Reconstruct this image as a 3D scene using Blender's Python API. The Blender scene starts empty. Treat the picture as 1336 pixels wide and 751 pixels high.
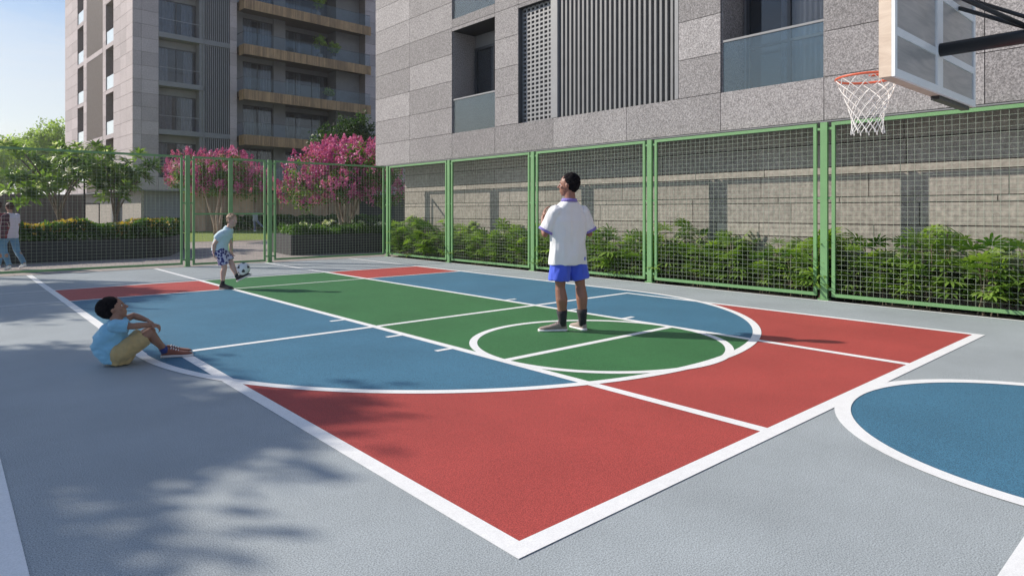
import bpy, math, random
import numpy as np
from mathutils import Vector, Matrix, noise

random.seed(7)
RNG = np.random.default_rng(7)
PI = math.pi
scene = bpy.context.scene
COL = scene.collection

# ------------------------------------------------------------------ camera numbers (level camera, lens shifted)
FPX, HOR, CX = 844.74, 275.5, 668.0
YAW = math.radians(41.524)
FW = Vector((math.sin(YAW), math.cos(YAW), 0))
RT = Vector((math.cos(YAW), -math.sin(YAW), 0))
EYE = 1.5

# ------------------------------------------------------------------ object helpers
def tag(o, label=None, cat=None, group=None, kind=None):
    if label: o['label'] = label
    if cat: o['category'] = cat
    if group: o['group'] = group
    if kind: o['kind'] = kind
    return o

def thing(name, label, cat, loc=(0, 0, 0), rotz=0.0, group=None):
    o = bpy.data.objects.new(name, None)
    o.empty_display_size = 0.2
    COL.objects.link(o)
    o.location = loc
    o.rotation_euler = (0, 0, rotz)
    return tag(o, label, cat, group)

def link_mesh(name, me, parent=None):
    o = bpy.data.objects.new(name, me)
    COL.objects.link(o)
    if parent is not None:
        o.parent = parent
    return o

def copy_tree(o, parent=None):
    c = o.copy()
    COL.objects.link(c)
    if parent is not None:
        c.parent = parent
    for ch in list(o.children):
        copy_tree(ch, c)
    return c

def offset_of(parent, world):
    if not world or parent is None:
        return Vector((0, 0, 0))
    p = Vector((0, 0, 0)); q = parent
    while q is not None:
        p += q.location
        q = q.parent
    return p

class G:
    """collects shapes; build() links them as ONE mesh object"""
    def __init__(s):
        s.v = []; s.f = []; s.t = []
    def add(s, vs, fs, tone=0.5):
        b = len(s.v)
        s.v += [tuple(p) for p in vs]
        s.f += [tuple(i + b for i in f) for f in fs]
        s.t += [tone] * len(fs)
    def box(s, x0, x1, y0, y1, z0, z1, tone=0.5):
        if x1 < x0: x0, x1 = x1, x0
        if y1 < y0: y0, y1 = y1, y0
        s.add([(x0, y0, z0), (x1, y0, z0), (x1, y1, z0), (x0, y1, z0), (x0, y0, z1), (x1, y0, z1), (x1, y1, z1), (x0, y1, z1)],
              [(0, 3, 2, 1), (4, 5, 6, 7), (0, 1, 5, 4), (1, 2, 6, 5), (2, 3, 7, 6), (3, 0, 4, 7)], tone)
    def bar(s, p0, p1, w, h, tone=0.5):
        p0 = Vector(p0); p1 = Vector(p1); d = (p1 - p0).normalized()
        up = Vector((0, 0, 1)) if abs(d.z) < 0.95 else Vector((1, 0, 0))
        a = d.cross(up).normalized() * w / 2; b = a.cross(d).normalized() * h / 2
        vs = [p0 - a - b, p0 + a - b, p0 + a + b, p0 - a + b, p1 - a - b, p1 + a - b, p1 + a + b, p1 - a + b]
        s.add(vs, [(0, 3, 2, 1), (4, 5, 6, 7), (0, 1, 5, 4), (1, 2, 6, 5), (2, 3, 7, 6), (3, 0, 4, 7)], tone)
    def tube(s, pts, rad, n=8, closed=False, tone=0.5):
        pts = [Vector(p) for p in pts]
        if not hasattr(rad, '__len__'): rad = [rad] * len(pts)
        m = len(pts); vs = []; ref = None
        for i, p in enumerate(pts):
            if closed: d = pts[(i + 1) % m] - pts[i - 1]
            else: d = pts[min(i + 1, m - 1)] - pts[max(i - 1, 0)]
            d = d.normalized()
            if ref is None:
                ref = Vector((0, 0, 1)) if abs(d.z) < 0.9 else Vector((1, 0, 0))
            a = (ref - d * ref.dot(d))
            a = a.normalized() if a.length > 1e-6 else d.orthogonal().normalized()
            ref = a; b = d.cross(a)
            for k in range(n):
                t = 2 * PI * k / n
                vs.append(p + (a * math.cos(t) + b * math.sin(t)) * rad[i])
        fs = []
        for i in range(m if closed else m - 1):
            j = (i + 1) % m
            for k in range(n):
                l = (k + 1) % n
                fs.append((i * n + k, i * n + l, j * n + l, j * n + k))
        if not closed:
            fs.append(tuple(range(n - 1, -1, -1))); fs.append(tuple((m - 1) * n + k for k in range(n)))
        s.add(vs, fs, tone)
    def ellipsoid(s, c, ax, ay, az, nu=14, nv=9, tone=0.5):
        c = Vector(c); ax = Vector(ax); ay = Vector(ay); az = Vector(az)
        vs = [c - az]; fs = []
        for j in range(1, nv):
            ph = -PI / 2 + PI * j / nv
            for i in range(nu):
                t = 2 * PI * i / nu
                vs.append(c + ax * math.cos(ph) * math.cos(t) + ay * math.cos(ph) * math.sin(t) + az * math.sin(ph))
        vs.append(c + az)
        for i in range(nu):
            fs.append((0, 1 + (i + 1) % nu, 1 + i))
            b = 1 + (nv - 2) * nu
            fs.append((b + i, b + (i + 1) % nu, len(vs) - 1))
        for j in range(nv - 2):
            for i in range(nu):
                a = 1 + j * nu + i; b = 1 + j * nu + (i + 1) % nu
                fs.append((a, b, b + nu, a + nu))
        if ax.cross(ay).dot(az) < 0: fs = [f[::-1] for f in fs]
        s.add(vs, fs, tone)
    def ball(s, c, r, **k):
        s.ellipsoid(c, (r, 0, 0), (0, r, 0), (0, 0, r), **k)
    def chain(s, pts, rad, n=12):
        pts = [Vector(p) for p in pts]
        for i in range(len(pts) - 1):
            s.tube([pts[i], pts[i + 1]], [rad[i], rad[i + 1]], n)
        for p, r in zip(pts, rad):
            s.ball(p, r * 1.0, nu=12, nv=8)
    def loft(s, rings, n=20):
        """rings: (centre, half-width vector, half-depth vector)"""
        vs = []
        for c, a, b in rings:
            c = Vector(c); a = Vector(a); b = Vector(b)
            for k in range(n):
                t = 2 * PI * k / n
                ct, st = math.cos(t), math.sin(t)
                vs.append(c + a * (abs(ct) ** 0.85) * (1 if ct > 0 else -1) + b * (abs(st) ** 0.85) * (1 if st > 0 else -1))
        fs = []
        for i in range(len(rings) - 1):
            for k in range(n):
                l = (k + 1) % n
                fs.append((i * n + k, i * n + l, (i + 1) * n + l, (i + 1) * n + k))
        fs.append(tuple(range(n - 1, -1, -1))); fs.append(tuple((len(rings) - 1) * n + k for k in range(n)))
        s.add(vs, fs)
    def poly(s, pts, z, tone=0.5):
        s.add([(x, y, z) for x, y in pts], [tuple(range(len(pts)))], tone)
    def build(s, name, mat, parent=None, smooth=False, world=True, tone=False):
        off = offset_of(parent, world)
        me = bpy.data.meshes.new(name)
        me.from_pydata([(p[0] - off.x, p[1] - off.y, p[2] - off.z) for p in s.v], [], s.f)
        if tone:
            at = me.attributes.new('tone', 'FLOAT', 'FACE')
            at.data.foreach_set('value', s.t)
        me.materials.append(mat)
        if smooth:
            me.polygons.foreach_set('use_smooth', [True] * len(me.polygons))
        me.update()
        return link_mesh(name, me, parent)

def mesh_np(name, V, F, mat, parent=None, tone=None, world=True):
    """V (n,3), F (m,4) quads"""
    off = offset_of(parent, world)
    V = np.asarray(V, dtype=np.float32) - np.array(off, dtype=np.float32)
    me = bpy.data.meshes.new(name)
    me.vertices.add(len(V)); me.vertices.foreach_set('co', V.ravel())
    m = len(F); k = F.shape[1]
    me.loops.add(m * k); me.loops.foreach_set('vertex_index', F.ravel().astype(np.int32))
    me.polygons.add(m)
    me.polygons.foreach_set('loop_start', np.arange(0, m * k, k, dtype=np.int32))
    me.polygons.foreach_set('loop_total', np.full(m, k, dtype=np.int32))
    if tone is not None:
        at = me.attributes.new('tone', 'FLOAT', 'FACE'); at.data.foreach_set('value', np.asarray(tone, dtype=np.float32))
    me.materials.append(mat)
    me.update(calc_edges=True); me.validate()
    return link_mesh(name, me, parent)

# ------------------------------------------------------------------ materials
class NT:
    def __init__(s, name):
        s.m = bpy.data.materials.new(name); s.m.use_nodes = True
        s.t = s.m.node_tree; s.t.nodes.clear()
        s.out = s.n('ShaderNodeOutputMaterial')
    def n(s, typ, **kw):
        nd = s.t.nodes.new(typ)
        for k, v in kw.items():
            if k.startswith('i_'): nd.inputs[k[2:].replace('_', ' ')].default_value = v
            else: setattr(nd, k, v)
        return nd
    def l(s, a, b): s.t.links.new(a, b)
    def coord(s, which='Object'):
        return s.n('ShaderNodeTexCoord').outputs[which]
    def mapping(s, vec, scale=(1, 1, 1), loc=(0, 0, 0), rot=(0, 0, 0)):
        mp = s.n('ShaderNodeMapping'); mp.inputs['Scale'].default_value = scale
        mp.inputs['Location'].default_value = loc; mp.inputs['Rotation'].default_value = rot
        s.l(vec, mp.inputs['Vector']); return mp.outputs['Vector']
    def noise(s, vec, scale, detail=3, rough=0.55, dist=0):
        nd = s.n('ShaderNodeTexNoise'); nd.inputs['Scale'].default_value = scale
        nd.inputs['Detail'].default_value = detail; nd.inputs['Roughness'].default_value = rough
        nd.inputs['Distortion'].default_value = dist
        s.l(vec, nd.inputs['Vector']); return nd.outputs['Fac']
    def ramp(s, fac, stops):
        nd = s.n('ShaderNodeValToRGB'); cr = nd.color_ramp
        while len(cr.elements) < len(stops): cr.elements.new(0.5)
        for e, (p, c) in zip(cr.elements, stops):
            e.position = p; e.color = (c[0], c[1], c[2], 1) if hasattr(c, '__len__') else (c, c, c, 1)
        s.l(fac, nd.inputs['Fac']); return nd.outputs['Color']
    def mix(s, fac, a, b, mode='MIX'):
        nd = s.n('ShaderNodeMix', data_type='RGBA', blend_type=mode)
        for sock, val in ((nd.inputs[0], fac), (nd.inputs[6], a), (nd.inputs[7], b)):
            if isinstance(val, bpy.types.NodeSocket): s.l(val, sock)
            elif hasattr(val, '__len__'): sock.default_value = (val[0], val[1], val[2], 1)
            else: sock.default_value = val
        return nd.outputs[2]
    def math(s, op, a, b=None, c=None):
        nd = s.n('ShaderNodeMath', operation=op)
        for i, val in enumerate((a, b, c)):
            if val is None: continue
            if isinstance(val, bpy.types.NodeSocket): s.l(val, nd.inputs[i])
            else: nd.inputs[i].default_value = val
        return nd.outputs[0]
    def attr(s, name):
        return s.n('ShaderNodeAttribute', attribute_name=name).outputs['Fac']
    def bump(s, h, strength=0.3, dist=0.01):
        nd = s.n('ShaderNodeBump'); nd.inputs['Strength'].default_value = strength
        nd.inputs['Distance'].default_value = dist; s.l(h, nd.inputs['Height']); return nd.outputs['Normal']
    def princ(s, col, rough=0.6, bump=None, metal=0.0, spec=0.5, sheen=0.0):
        p = s.n('ShaderNodeBsdfPrincipled')
        for k, val in (('Base Color', col), ('Roughness', rough), ('Metallic', metal), ('Specular IOR Level', spec), ('Sheen Weight', sheen)):
            if isinstance(val, bpy.types.NodeSocket): s.l(val, p.inputs[k])
            elif hasattr(val, '__len__'): p.inputs[k].default_value = (val[0], val[1], val[2], 1)
            else: p.inputs[k].default_value = val
        if bump is not None: s.l(bump, p.inputs['Normal'])
        return p.outputs[0]
    def done(s, sh):
        s.l(sh, s.out.inputs['Surface']); return s.m

def c3(*a): return a

def simple(name, col, rough=0.6, var=0.12, scale=6.0, bump=0.15, bscale=60, metal=0.0, spec=0.5, sheen=0.0, bdist=0.004):
    m = NT(name); v = m.coord()
    n1 = m.noise(v, scale, 4)
    a = tuple(x * (1 - var) for x in col); b = tuple(min(1, x * (1 + var)) for x in col)
    c = m.ramp(n1, [(0.3, a), (0.7, b)])
    bp = m.bump(m.noise(v, bscale, 2), bump, bdist) if bump > 0 else None
    return m.done(m.princ(c, rough, bp, metal, spec, sheen))

def acrylic(name, col, var=0.10, gr=(.58, 1.40), bs=.32):
    """rolled acrylic court paint: fine grain and slight large-scale wear"""
    m = NT(name); v = m.coord()
    big = m.noise(v, 0.9, 4, 0.6); fine = m.noise(v, 150, 2, 0.65); mid = m.noise(v, 14, 3, 0.6)
    c = m.mix(1.0, col, m.ramp(fine, [(0.36, gr[0]), (0.64, gr[1])]), 'MULTIPLY')
    c = m.mix(1.0, c, m.ramp(big, [(0.3, 1 - var), (0.7, 1 + var)]), 'MULTIPLY')
    c = m.mix(1.0, c, m.ramp(mid, [(0.25, 0.96), (0.75, 1.04)]), 'MULTIPLY')
    rz = m.math('MULTIPLY_ADD', mid, 0.15, 0.55)
    return m.done(m.princ(c, rz, m.bump(fine, bs, 0.004), 0, 0.35))

def stone(name, base, spec_lo, spec_hi, scale, tvar=0.12, bump=0.5, bdist=0.006, rough=0.8):
    """stone with speckle; the tone attribute varies each panel"""
    m = NT(name); v = m.coord()
    sp = m.noise(v, scale, 3, 0.7); cl = m.noise(v, 1.3, 4, 0.6)
    c = m.mix(1.0, base, m.ramp(sp, [(0.36, spec_lo), (0.52, 1.0), (0.68, spec_hi)]), 'MULTIPLY')
    t = m.math('MULTIPLY_ADD', m.attr('tone'), 2 * tvar, 1 - tvar)
    c = m.mix(1.0, c, m.n('ShaderNodeCombineColor').outputs[0], 'MIX') if False else c
    cc = m.n('ShaderNodeCombineXYZ'); m.l(t, cc.inputs[0]); m.l(t, cc.inputs[1]); m.l(t, cc.inputs[2])
    c = m.mix(1.0, c, cc.outputs[0], 'MULTIPLY')
    c = m.mix(1.0, c, m.ramp(cl, [(0.3, 0.94), (0.7, 1.05)]), 'MULTIPLY')
    return m.done(m.princ(c, rough, m.bump(sp, bump, bdist), 0, 0.3))

def foliage(name, dark, light, transl=0.35, rough=0.5):
    m = NT(name); t = m.attr('tone')
    c = m.ramp(t, [(0.0, dark), (1.0, light)])
    p = m.princ(c, rough, None, 0, 0.4)
    tr = m.n('ShaderNodeBsdfTranslucent')
    m.l(m.mix(1.0, c, (1.5, 1.7, 0.6), 'MULTIPLY'), tr.inputs['Color'])
    mx = m.n('ShaderNodeMixShader'); mx.inputs[0].default_value = transl
    m.l(p, mx.inputs[1]); m.l(tr.outputs[0], mx.inputs[2])
    return m.done(mx.outputs[0])

def glass(name, tint, refl_rough=0.03, through=0.6, rk=1.0):
    """thin pane: fresnel reflection over a tinted see-through sheet"""
    m = NT(name)
    tp = m.n('ShaderNodeBsdfTransparent'); tp.inputs['Color'].default_value = (*[x for x in tint], 1)
    gl = m.n('ShaderNodeBsdfGlossy'); gl.inputs['Roughness'].default_value = refl_rough
    df = m.n('ShaderNodeBsdfDiffuse'); df.inputs['Color'].default_value = (tint[0] * .35, tint[1] * .4, tint[2] * .42, 1)
    a = m.n('ShaderNodeMixShader'); a.inputs[0].default_value = through
    m.l(df.outputs[0], a.inputs[1]); m.l(tp.outputs[0], a.inputs[2])
    fr = m.n('ShaderNodeFresnel'); fr.inputs['IOR'].default_value = 1.5
    fa = m.math('MULTIPLY_ADD', fr.outputs[0], rk, 0.05 * rk)
    b = m.n('ShaderNodeMixShader'); m.l(fa, b.inputs[0]); m.l(a.outputs[0], b.inputs[1]); m.l(gl.outputs[0], b.inputs[2])
    return m.done(b.outputs[0])

def wood(name, lo, hi, scale=(1, 14, 14), rough=0.55, tone=False):
    m = NT(name); v = m.mapping(m.coord(), scale)
    n1 = m.noise(v, 1.6, 5, 0.6, 1.2)
    c = m.ramp(n1, [(0.3, lo), (0.7, hi)])
    if tone:
        t = m.math('MULTIPLY_ADD', m.attr('tone'), 0.5, 0.75)
        cc = m.n('ShaderNodeCombineXYZ'); [m.l(t, cc.inputs[i]) for i in range(3)]
        c = m.mix(1.0, c, cc.outputs[0], 'MULTIPLY')
    return m.done(m.princ(c, rough, m.bump(n1, 0.15, 0.003)))

M = {}
M['grey'] = acrylic('court_grey', (0.365, 0.405, 0.43))
M['blue'] = acrylic('court_blue', (0.060, 0.180, 0.285))
M['green'] = acrylic('court_green', (0.045, 0.172, 0.062))
M['red'] = acrylic('court_red', (0.420, 0.070, 0.062))
M['white'] = acrylic('court_white', (0.86, 0.87, 0.88), 0.03, (.93, 1.07), .25)
M['fence'] = simple('green_paint', (0.17, 0.345, 0.15), 0.42, 0.07, 3, 0.05, 80)
M['wire'] = simple('green_wire', (0.40, 0.48, 0.38), 0.5, 0.06, 3, 0)
M['granite'] = stone('granite_near', (0.325, 0.308, 0.312), 0.52, 1.62, 44, 0.21, 0.6, 0.008)
M['backing_far'] = simple('far_backing', (0.27, 0.235, 0.23), 0.9, 0.1)
M['stone_far'] = stone('stone_far', (0.47, 0.415, 0.425), 0.85, 1.15, 12, 0.13, 0.2)
M['plank'] = stone('plank_wall', (0.325, 0.298, 0.265), 0.78, 1.22, 9, 0.12, 0.4)
M['joint'] = simple('dark_joint', (0.03, 0.03, 0.032), 0.9, 0.1)
M['dark_metal'] = simple('dark_metal', (0.075, 0.08, 0.09), 0.45, 0.1, 4, 0.05)
M['grey_metal'] = simple('grey_metal', (0.26, 0.265, 0.28), 0.5, 0.06, 4, 0.05)
M['louvre'] = simple('louvre_grey', (0.20, 0.205, 0.215), 0.5, 0.06, 4, 0.05)
M['frame'] = simple('window_frame', (0.05, 0.055, 0.065), 0.4, 0.1, 4, 0)
M['taupe'] = simple('taupe_fin', (0.27, 0.225, 0.205), 0.55, 0.06, 4, 0.05)
M['render'] = simple('grey_render', (0.24, 0.245, 0.26), 0.85, 0.08, 2, 0.2)
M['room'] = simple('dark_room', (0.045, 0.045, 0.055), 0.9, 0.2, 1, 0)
M['curtain'] = simple('curtain', (0.46, 0.46, 0.48), 0.9, 0.12, 3, 0.1)
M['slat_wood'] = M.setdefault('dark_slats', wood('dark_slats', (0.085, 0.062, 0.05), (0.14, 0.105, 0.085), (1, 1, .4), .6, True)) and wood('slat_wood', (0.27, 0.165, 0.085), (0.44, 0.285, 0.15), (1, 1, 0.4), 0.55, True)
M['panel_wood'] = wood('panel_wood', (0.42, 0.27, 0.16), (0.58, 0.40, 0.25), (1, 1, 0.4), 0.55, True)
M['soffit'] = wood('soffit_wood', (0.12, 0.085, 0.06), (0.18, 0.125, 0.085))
M['glass_win'] = glass('window_glass', (0.70, 0.72, 0.76), 0.03, 0.93, .55)
M['glass_bal'] = glass('balustrade_glass', (0.80, 0.90, 0.93), 0.03, 0.93, .9)
M['glass_clear'] = glass('clear_balustrade_glass', (0.86, 0.90, 0.92), 0.03, 0.985, .2)
M['glass_slot'] = simple('sky_reflection_paint', (0.72, 0.80, 0.84), 0.15, 0.03, 3, 0)  # slot glass: bright sky reflection painted in as an opaque pale colour
M['asphalt'] = simple('black_planter', (0.035, 0.036, 0.04), 0.7, 0.15, 5, 0.3, 40)
M['soil'] = simple('soil', (0.028, 0.022, 0.016), 0.95, 0.3, 8, 0.6, 30, bdist=0.02)
M['leaf_hedge'] = foliage('hedge_leaf', (0.022, 0.055, 0.014), (0.12, 0.23, 0.045))
M['leaf_orange'] = foliage('croton_leaf', (0.25, 0.14, 0.03), (0.60, 0.42, 0.08))
M['leaf_palm'] = foliage('palm_leaf', (0.055, 0.13, 0.024), (0.30, 0.43, 0.10), 0.35, 0.42)
M['leaf_frangi'] = foliage('frangipani_leaf', (0.05, 0.11, 0.025), (0.25, 0.36, 0.11), 0.35, 0.4)
M['leaf_myrtle'] = foliage('myrtle_leaf', (0.04, 0.09, 0.02), (0.18, 0.28, 0.07))
M['leaf_dark'] = foliage('dark_leaf', (0.015, 0.04, 0.012), (0.06, 0.12, 0.03))
M['leaf_far'] = foliage('far_leaf', (0.16, 0.23, 0.06), (0.42, 0.52, 0.16), 0.5)  # lightened: sun haze over the distant trees put into the leaf colour
M['pink'] = foliage('pink_bloom', (0.42, 0.045, 0.24), (0.82, 0.27, 0.56), 0.15)
M['white_bloom'] = foliage('white_bloom', (0.70, 0.68, 0.58), (0.88, 0.88, 0.84), 0.3)
M['bark'] = simple('bark', (0.20, 0.16, 0.12), 0.9, 0.3, 9, 0.6, 25, bdist=0.02)
M['bark_pale'] = simple('bark_pale', (0.42, 0.33, 0.25), 0.85, 0.25, 9, 0.5, 25, bdist=0.015)
M['pole_black'] = simple('black_paint', (0.022, 0.024, 0.028), 0.38, 0.1, 3, 0.05)
M['rim'] = simple('orange_red_paint', (0.62, 0.13, 0.07), 0.4, 0.08, 5, 0)
M['net'] = simple('white_cord', (0.80, 0.80, 0.80), 0.8, 0.05, 20, 0)
M['frame_white'] = simple('white_frame_paint', (0.90, 0.93, 0.95), 0.4, 0.03, 4, 0.03)
M['board_edge'] = wood('pale_wood', (0.60, 0.47, 0.37), (0.76, 0.63, 0.51), (2, 2, 9))
M['board_grey'] = wood('grey_board', (0.34, 0.34, 0.34), (0.52, 0.50, 0.48), (1.2, 1, 9), 0.35)

# paving / lawn / ground
m = NT('ground_mat'); v = m.coord()
c = m.ramp(m.noise(v, 0.35, 5), [(0.3, (0.16, 0.15, 0.13)), (0.7, (0.24, 0.22, 0.20))])
M['ground'] = m.done(m.princ(c, 0.9, m.bump(m.noise(v, 30, 3), 0.4, 0.02)))
m = NT('paving_mat'); v = m.coord()
br = m.n('ShaderNodeTexBrick'); br.inputs['Scale'].default_value = 1.0
br.inputs['Color1'].default_value = (0.40, 0.345, 0.32, 1); br.inputs['Color2'].default_value = (0.31, 0.275, 0.265, 1)
br.inputs['Mortar'].default_value = (0.16, 0.14, 0.13, 1); br.inputs['Brick Width'].default_value = 0.9; br.inputs['Row Height'].default_value = 0.3
br.inputs['Mortar Size'].default_value = 0.012
m.l(v, br.inputs['Vector'])
c = m.mix(1.0, br.outputs['Color'], m.ramp(m.noise(v, 3, 5), [(0.3, 0.85), (0.7, 1.1)]), 'MULTIPLY')
M['paving'] = m.done(m.princ(c, 0.8, m.bump(m.noise(v, 40, 2), 0.3, 0.005)))
m = NT('lawn_mat'); v = m.coord()
c = m.ramp(m.noise(v, 1.1, 6, 0.7), [(0.3, (0.13, 0.19, 0.03)), (0.7, (0.26, 0.33, 0.06))])
M['lawn'] = m.done(m.princ(c, 0.9, m.bump(m.noise(v, 60, 3), 0.8, 0.03)))

# ------------------------------------------------------------------ SETTING: ground, court paint
def struct(o): return tag(o, kind='structure')

g = G(); g.poly([(-700, -300), (900, -300), (900, 1200), (-700, 1200)], -0.06)
struct(g.build('ground', M['ground']))
g = G(); g.poly([(-6.5, 18.95), (40, 18.95), (40, 34.5), (-6.5, 34.5)], -0.02)
struct(g.build('paved_path', M['paving']))
g = G(); g.poly([(-10, 34.5), (40, 34.5), (40, 51.8), (-10, 51.8)], -0.012)
struct(g.build('lawn', M['lawn']))
g = G(); g.box(-2.6, 11.13, -14, 18.93, -0.12, 0.0)
struct(g.build('court_surface', M['grey']))
g = G(); g.box(11.14, 12.08, -12, 19.2, -0.10, -0.03)
struct(g.build('planting_bed', M['soil']))

XC, YC, RA = 5.68, 7.62, 4.10
def arc(cx, cy, r, a0, a1, n=64):
    return [(cx + r * math.cos(a0 + (a1 - a0) * i / n), cy + r * math.sin(a0 + (a1 - a0) * i / n)) for i in range(n + 1)]
g = G(); g.poly([(1.92, 2.12), (9.45, 2.12), (9.45, 7.5), (1.92, 7.5)], 0.001)
g.poly([(1.58, 12.95), (9.78, 12.95), (9.78, 14.95), (1.58, 14.95)], 0.001)
struct(g.build('court_red_paint', M['red']))
g = G(); g.poly([(XC - RA, 12.95)] + arc(XC, YC, RA, PI, 2 * PI) + [(XC + RA, 12.95)], 0.002)
g.poly(arc(5.67, 0.62, 1.46, 0, 2 * PI)[:-1], 0.002)
struct(g.build('court_blue_paint', M['blue']))
a0 = math.acos((4.24 - XC) / RA); a1 = math.acos((7.12 - XC) / RA)
g = G(); g.poly(arc(XC, YC, RA, 2 * PI - a0, 2 * PI - a1, 24) + [(7.12, 14.95), (4.24, 14.95)], 0.003)
struct(g.build('court_green_paint', M['green']))

def rect(g, x0, x1, y0, y1, z): g.poly([(x0, y0), (x1, y0), (x1, y1), (x0, y1)], z)
def ring(g, cx, cy, r0, r1, a0, a1, z, n=96):
    A = arc(cx, cy, r0, a0, a1, n); B = arc(cx, cy, r1, a0, a1, n)
    for i in range(n): g.poly([A[i], B[i], B[i + 1], A[i + 1]], z)
g = G()
Z1, Z2, Z3 = 0.0040, 0.0045, 0.0050
rect(g, 4.19, 4.29, 2.1, 18.85, Z1); rect(g, 7.07, 7.17, 2.1, 18.85, Z1)
rect(g, 1.53, 1.64, YC, 18.85, Z1); rect(g, 9.73, 9.83, YC, 18.85, Z1)
rect(g, 1.87, 1.975, 2.08, 7.5, Z1); rect(g, 9.395, 9.49, 2.08, 7.5, Z1)
rect(g, 0.16, 0.28, -14, 18.85, Z1); rect(g, 11.05, 11.125, -14, 18.9, Z1)
rect(g, 1.87, 9.49, 2.07, 2.18, Z2); rect(g, 1.87, 9.49, 7.435, 7.525, Z2)
rect(g, 4.24, 7.12, 4.875, 4.965, Z2)
rect(g, -2.5, 11.05, 12.92, 12.98, Z2); rect(g, -2.5, 11.05, 14.92, 14.98, Z2)
rect(g, 0.17, 11.05, 0.56, 0.67, Z2)
for y in (8.24, 6.76, 5.74):
    rect(g, 3.99, 4.20, y - 0.035, y + 0.035, Z2); rect(g, 7.16, 7.38, y - 0.035, y + 0.035, Z2)
ring(g, XC, YC, 4.05, 4.15, PI, 2 * PI, Z3)
ring(g, 5.68, 4.92, 1.39, 1.48, 0, 2 * PI, Z3 + .0005)
ring(g, 5.67, 0.62, 1.44, 1.55, 0, 2 * PI, Z3 + .001)
struct(g.build('court_line_markings', M['white']))

# ------------------------------------------------------------------ FENCES
def frame_panel(axis, fixed, a0, a1, parent, z0=0.055, z1=3.0, name='panel_frame', cell=(0.10, 0.08)):
    """framed wire panel between a0..a1 along axis"""
    s = 0.055; d = 0.022
    g = G()
    def bx(p0, p1, q0, q1, dd=d):
        if axis == 'y': g.box(fixed - dd, fixed + dd, p0, p1, q0, q1)
        else: g.box(p0, p1, fixed - dd, fixed + dd, q0, q1)
    bx(a0, a0 + s, z0, z1); bx(a1 - s, a1, z0, z1)
    bx(a0 + s, a1 - s, z1 - s, z1); bx(a0 + s, a1 - s, z0, z0 + s)
    fr = g.build(name, M['fence'], parent)
    w = G(); r = 0.00135
    n = int(round((a1 - a0 - 2 * s) / cell[0]))
    for i in range(1, n):
        p = a0 + s + (a1 - a0 - 2 * s) * i / n
        if axis == 'y': w.box(fixed - r, fixed + r, p - r, p + r, z0 + s, z1 - s)
        else: w.box(p - r, p + r, fixed - r, fixed + r, z0 + s, z1 - s)
    n = int(round((z1 - z0 - 2 * s) / cell[1])); e = 0.0026
    for i in range(1, n):
        q = z0 + s + (z1 - z0 - 2 * s) * i / n
        if axis == 'y': w.box(fixed + r, fixed + r + e, a0 + s, a1 - s, q - r, q + r)
        else: w.box(a0 + s, a1 - s, fixed - r - e, fixed - r, q - r, q + r)
    w.build('wire_mesh', M['wire'], fr)
    return fr

def post(x, y, parent, axis='y', w=0.115, d=0.05):
    g = G()
    if axis == 'y': g.box(x - d / 2 - 0.01, x + d / 2, y - w / 2, y + w / 2, -0.04, 3.01); sx, sy = 0.0, 1.0
    else: g.box(x - w / 2, x + w / 2, y - d / 2, y + d / 2 + 0.01, -0.04, 3.01); sx, sy = 1.0, 0.0
    for z in (2.90, 1.72, 0.18):          # clips
        for s in (-1, 1):
            c = w / 2 + 0.035
            cx, cy = x + sx * s * c, y + sy * s * c
            g.box(cx - (0.035 if sx else 0.012), cx + (0.035 if sx else 0.012), cy - (0.035 if sy else 0.012), cy + (0.035 if sy else 0.012), z - 0.02, z + 0.02)
    # foot plate
    g.box(x - 0.07, x + 0.06, y - 0.09, y + 0.09, -0.035, 0.016)
    return g.build('post', M['fence'], parent)

XF, YF = 11.30, 19.0
posts_y = [19.06] + [19.17 - 3.61 * i for i in range(1, 9)]
fr_ = thing('wire_fence', 'tall green wire mesh fence running beside the palms and planked wall', 'fence', (XF, 8, 0))
for i, y in enumerate(posts_y):
    post(XF, y, fr_)
    if i < len(posts_y) - 1:
        frame_panel('y', XF, posts_y[i + 1] + 0.125, y - 0.125, fr_)
fl_ = thing('wire_fence', 'green wire mesh fence behind the juggling boy, facing the hedge and gardens', 'fence', (5, YF, 0))
px_ = [-8.0, 0.55, 5.06, 7.30]
for x in px_: post(x, YF, fl_, 'x')
frame_panel('x', YF, -7.875, 0.425, fl_)
frame_panel('x', YF, 0.675, 4.935, fl_)
frame_panel('x', YF, 7.425, 11.13, fl_)
gt = thing('gate', 'double leaf green mesh gate with a thick middle stile and cross rail', 'gate', (6.18, YF, 0))
g = G(); s = 0.055
for a, b in ((5.185, 5.24), (7.12, 7.175)): g.box(a, b, YF - .022, YF + .022, 0.03, 3.0)
g.box(5.24, 7.12, YF - .022, YF + .022, 2.945, 3.0); g.box(5.24, 7.12, YF - .022, YF + .022, 0.03, 0.085)
gf = g.build('gate_frame', M['fence'], gt)
g = G(); g.box(6.13, 6.24, YF - .028, YF + .028, 0.085, 2.945); g.build('middle_stile', M['fence'], gt)
g = G(); g.box(5.24, 6.13, YF - .018, YF + .018, 1.40, 1.45); g.box(6.24, 7.12, YF - .018, YF + .018, 1.40, 1.45); g.build('cross_rail', M['fence'], gt)
w = G(); r = 0.00135
for i in range(1, 19):
    x = 5.24 + 1.88 * i / 19; w.box(x - r, x + r, YF - r, YF + r, 0.085, 2.945)
for i in range(1, 36):
    z = 0.085 + 2.86 * i / 36; w.box(5.24, 7.12, YF - r - .0026, YF - r, z - r, z + r)
w.build('wire_mesh', M['wire'], gt)
g = G(); g.box(6.25, 6.30, YF - .06, YF - .03, 1.15, 1.35); g.build('handle', M['grey_metal'], gt)

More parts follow.
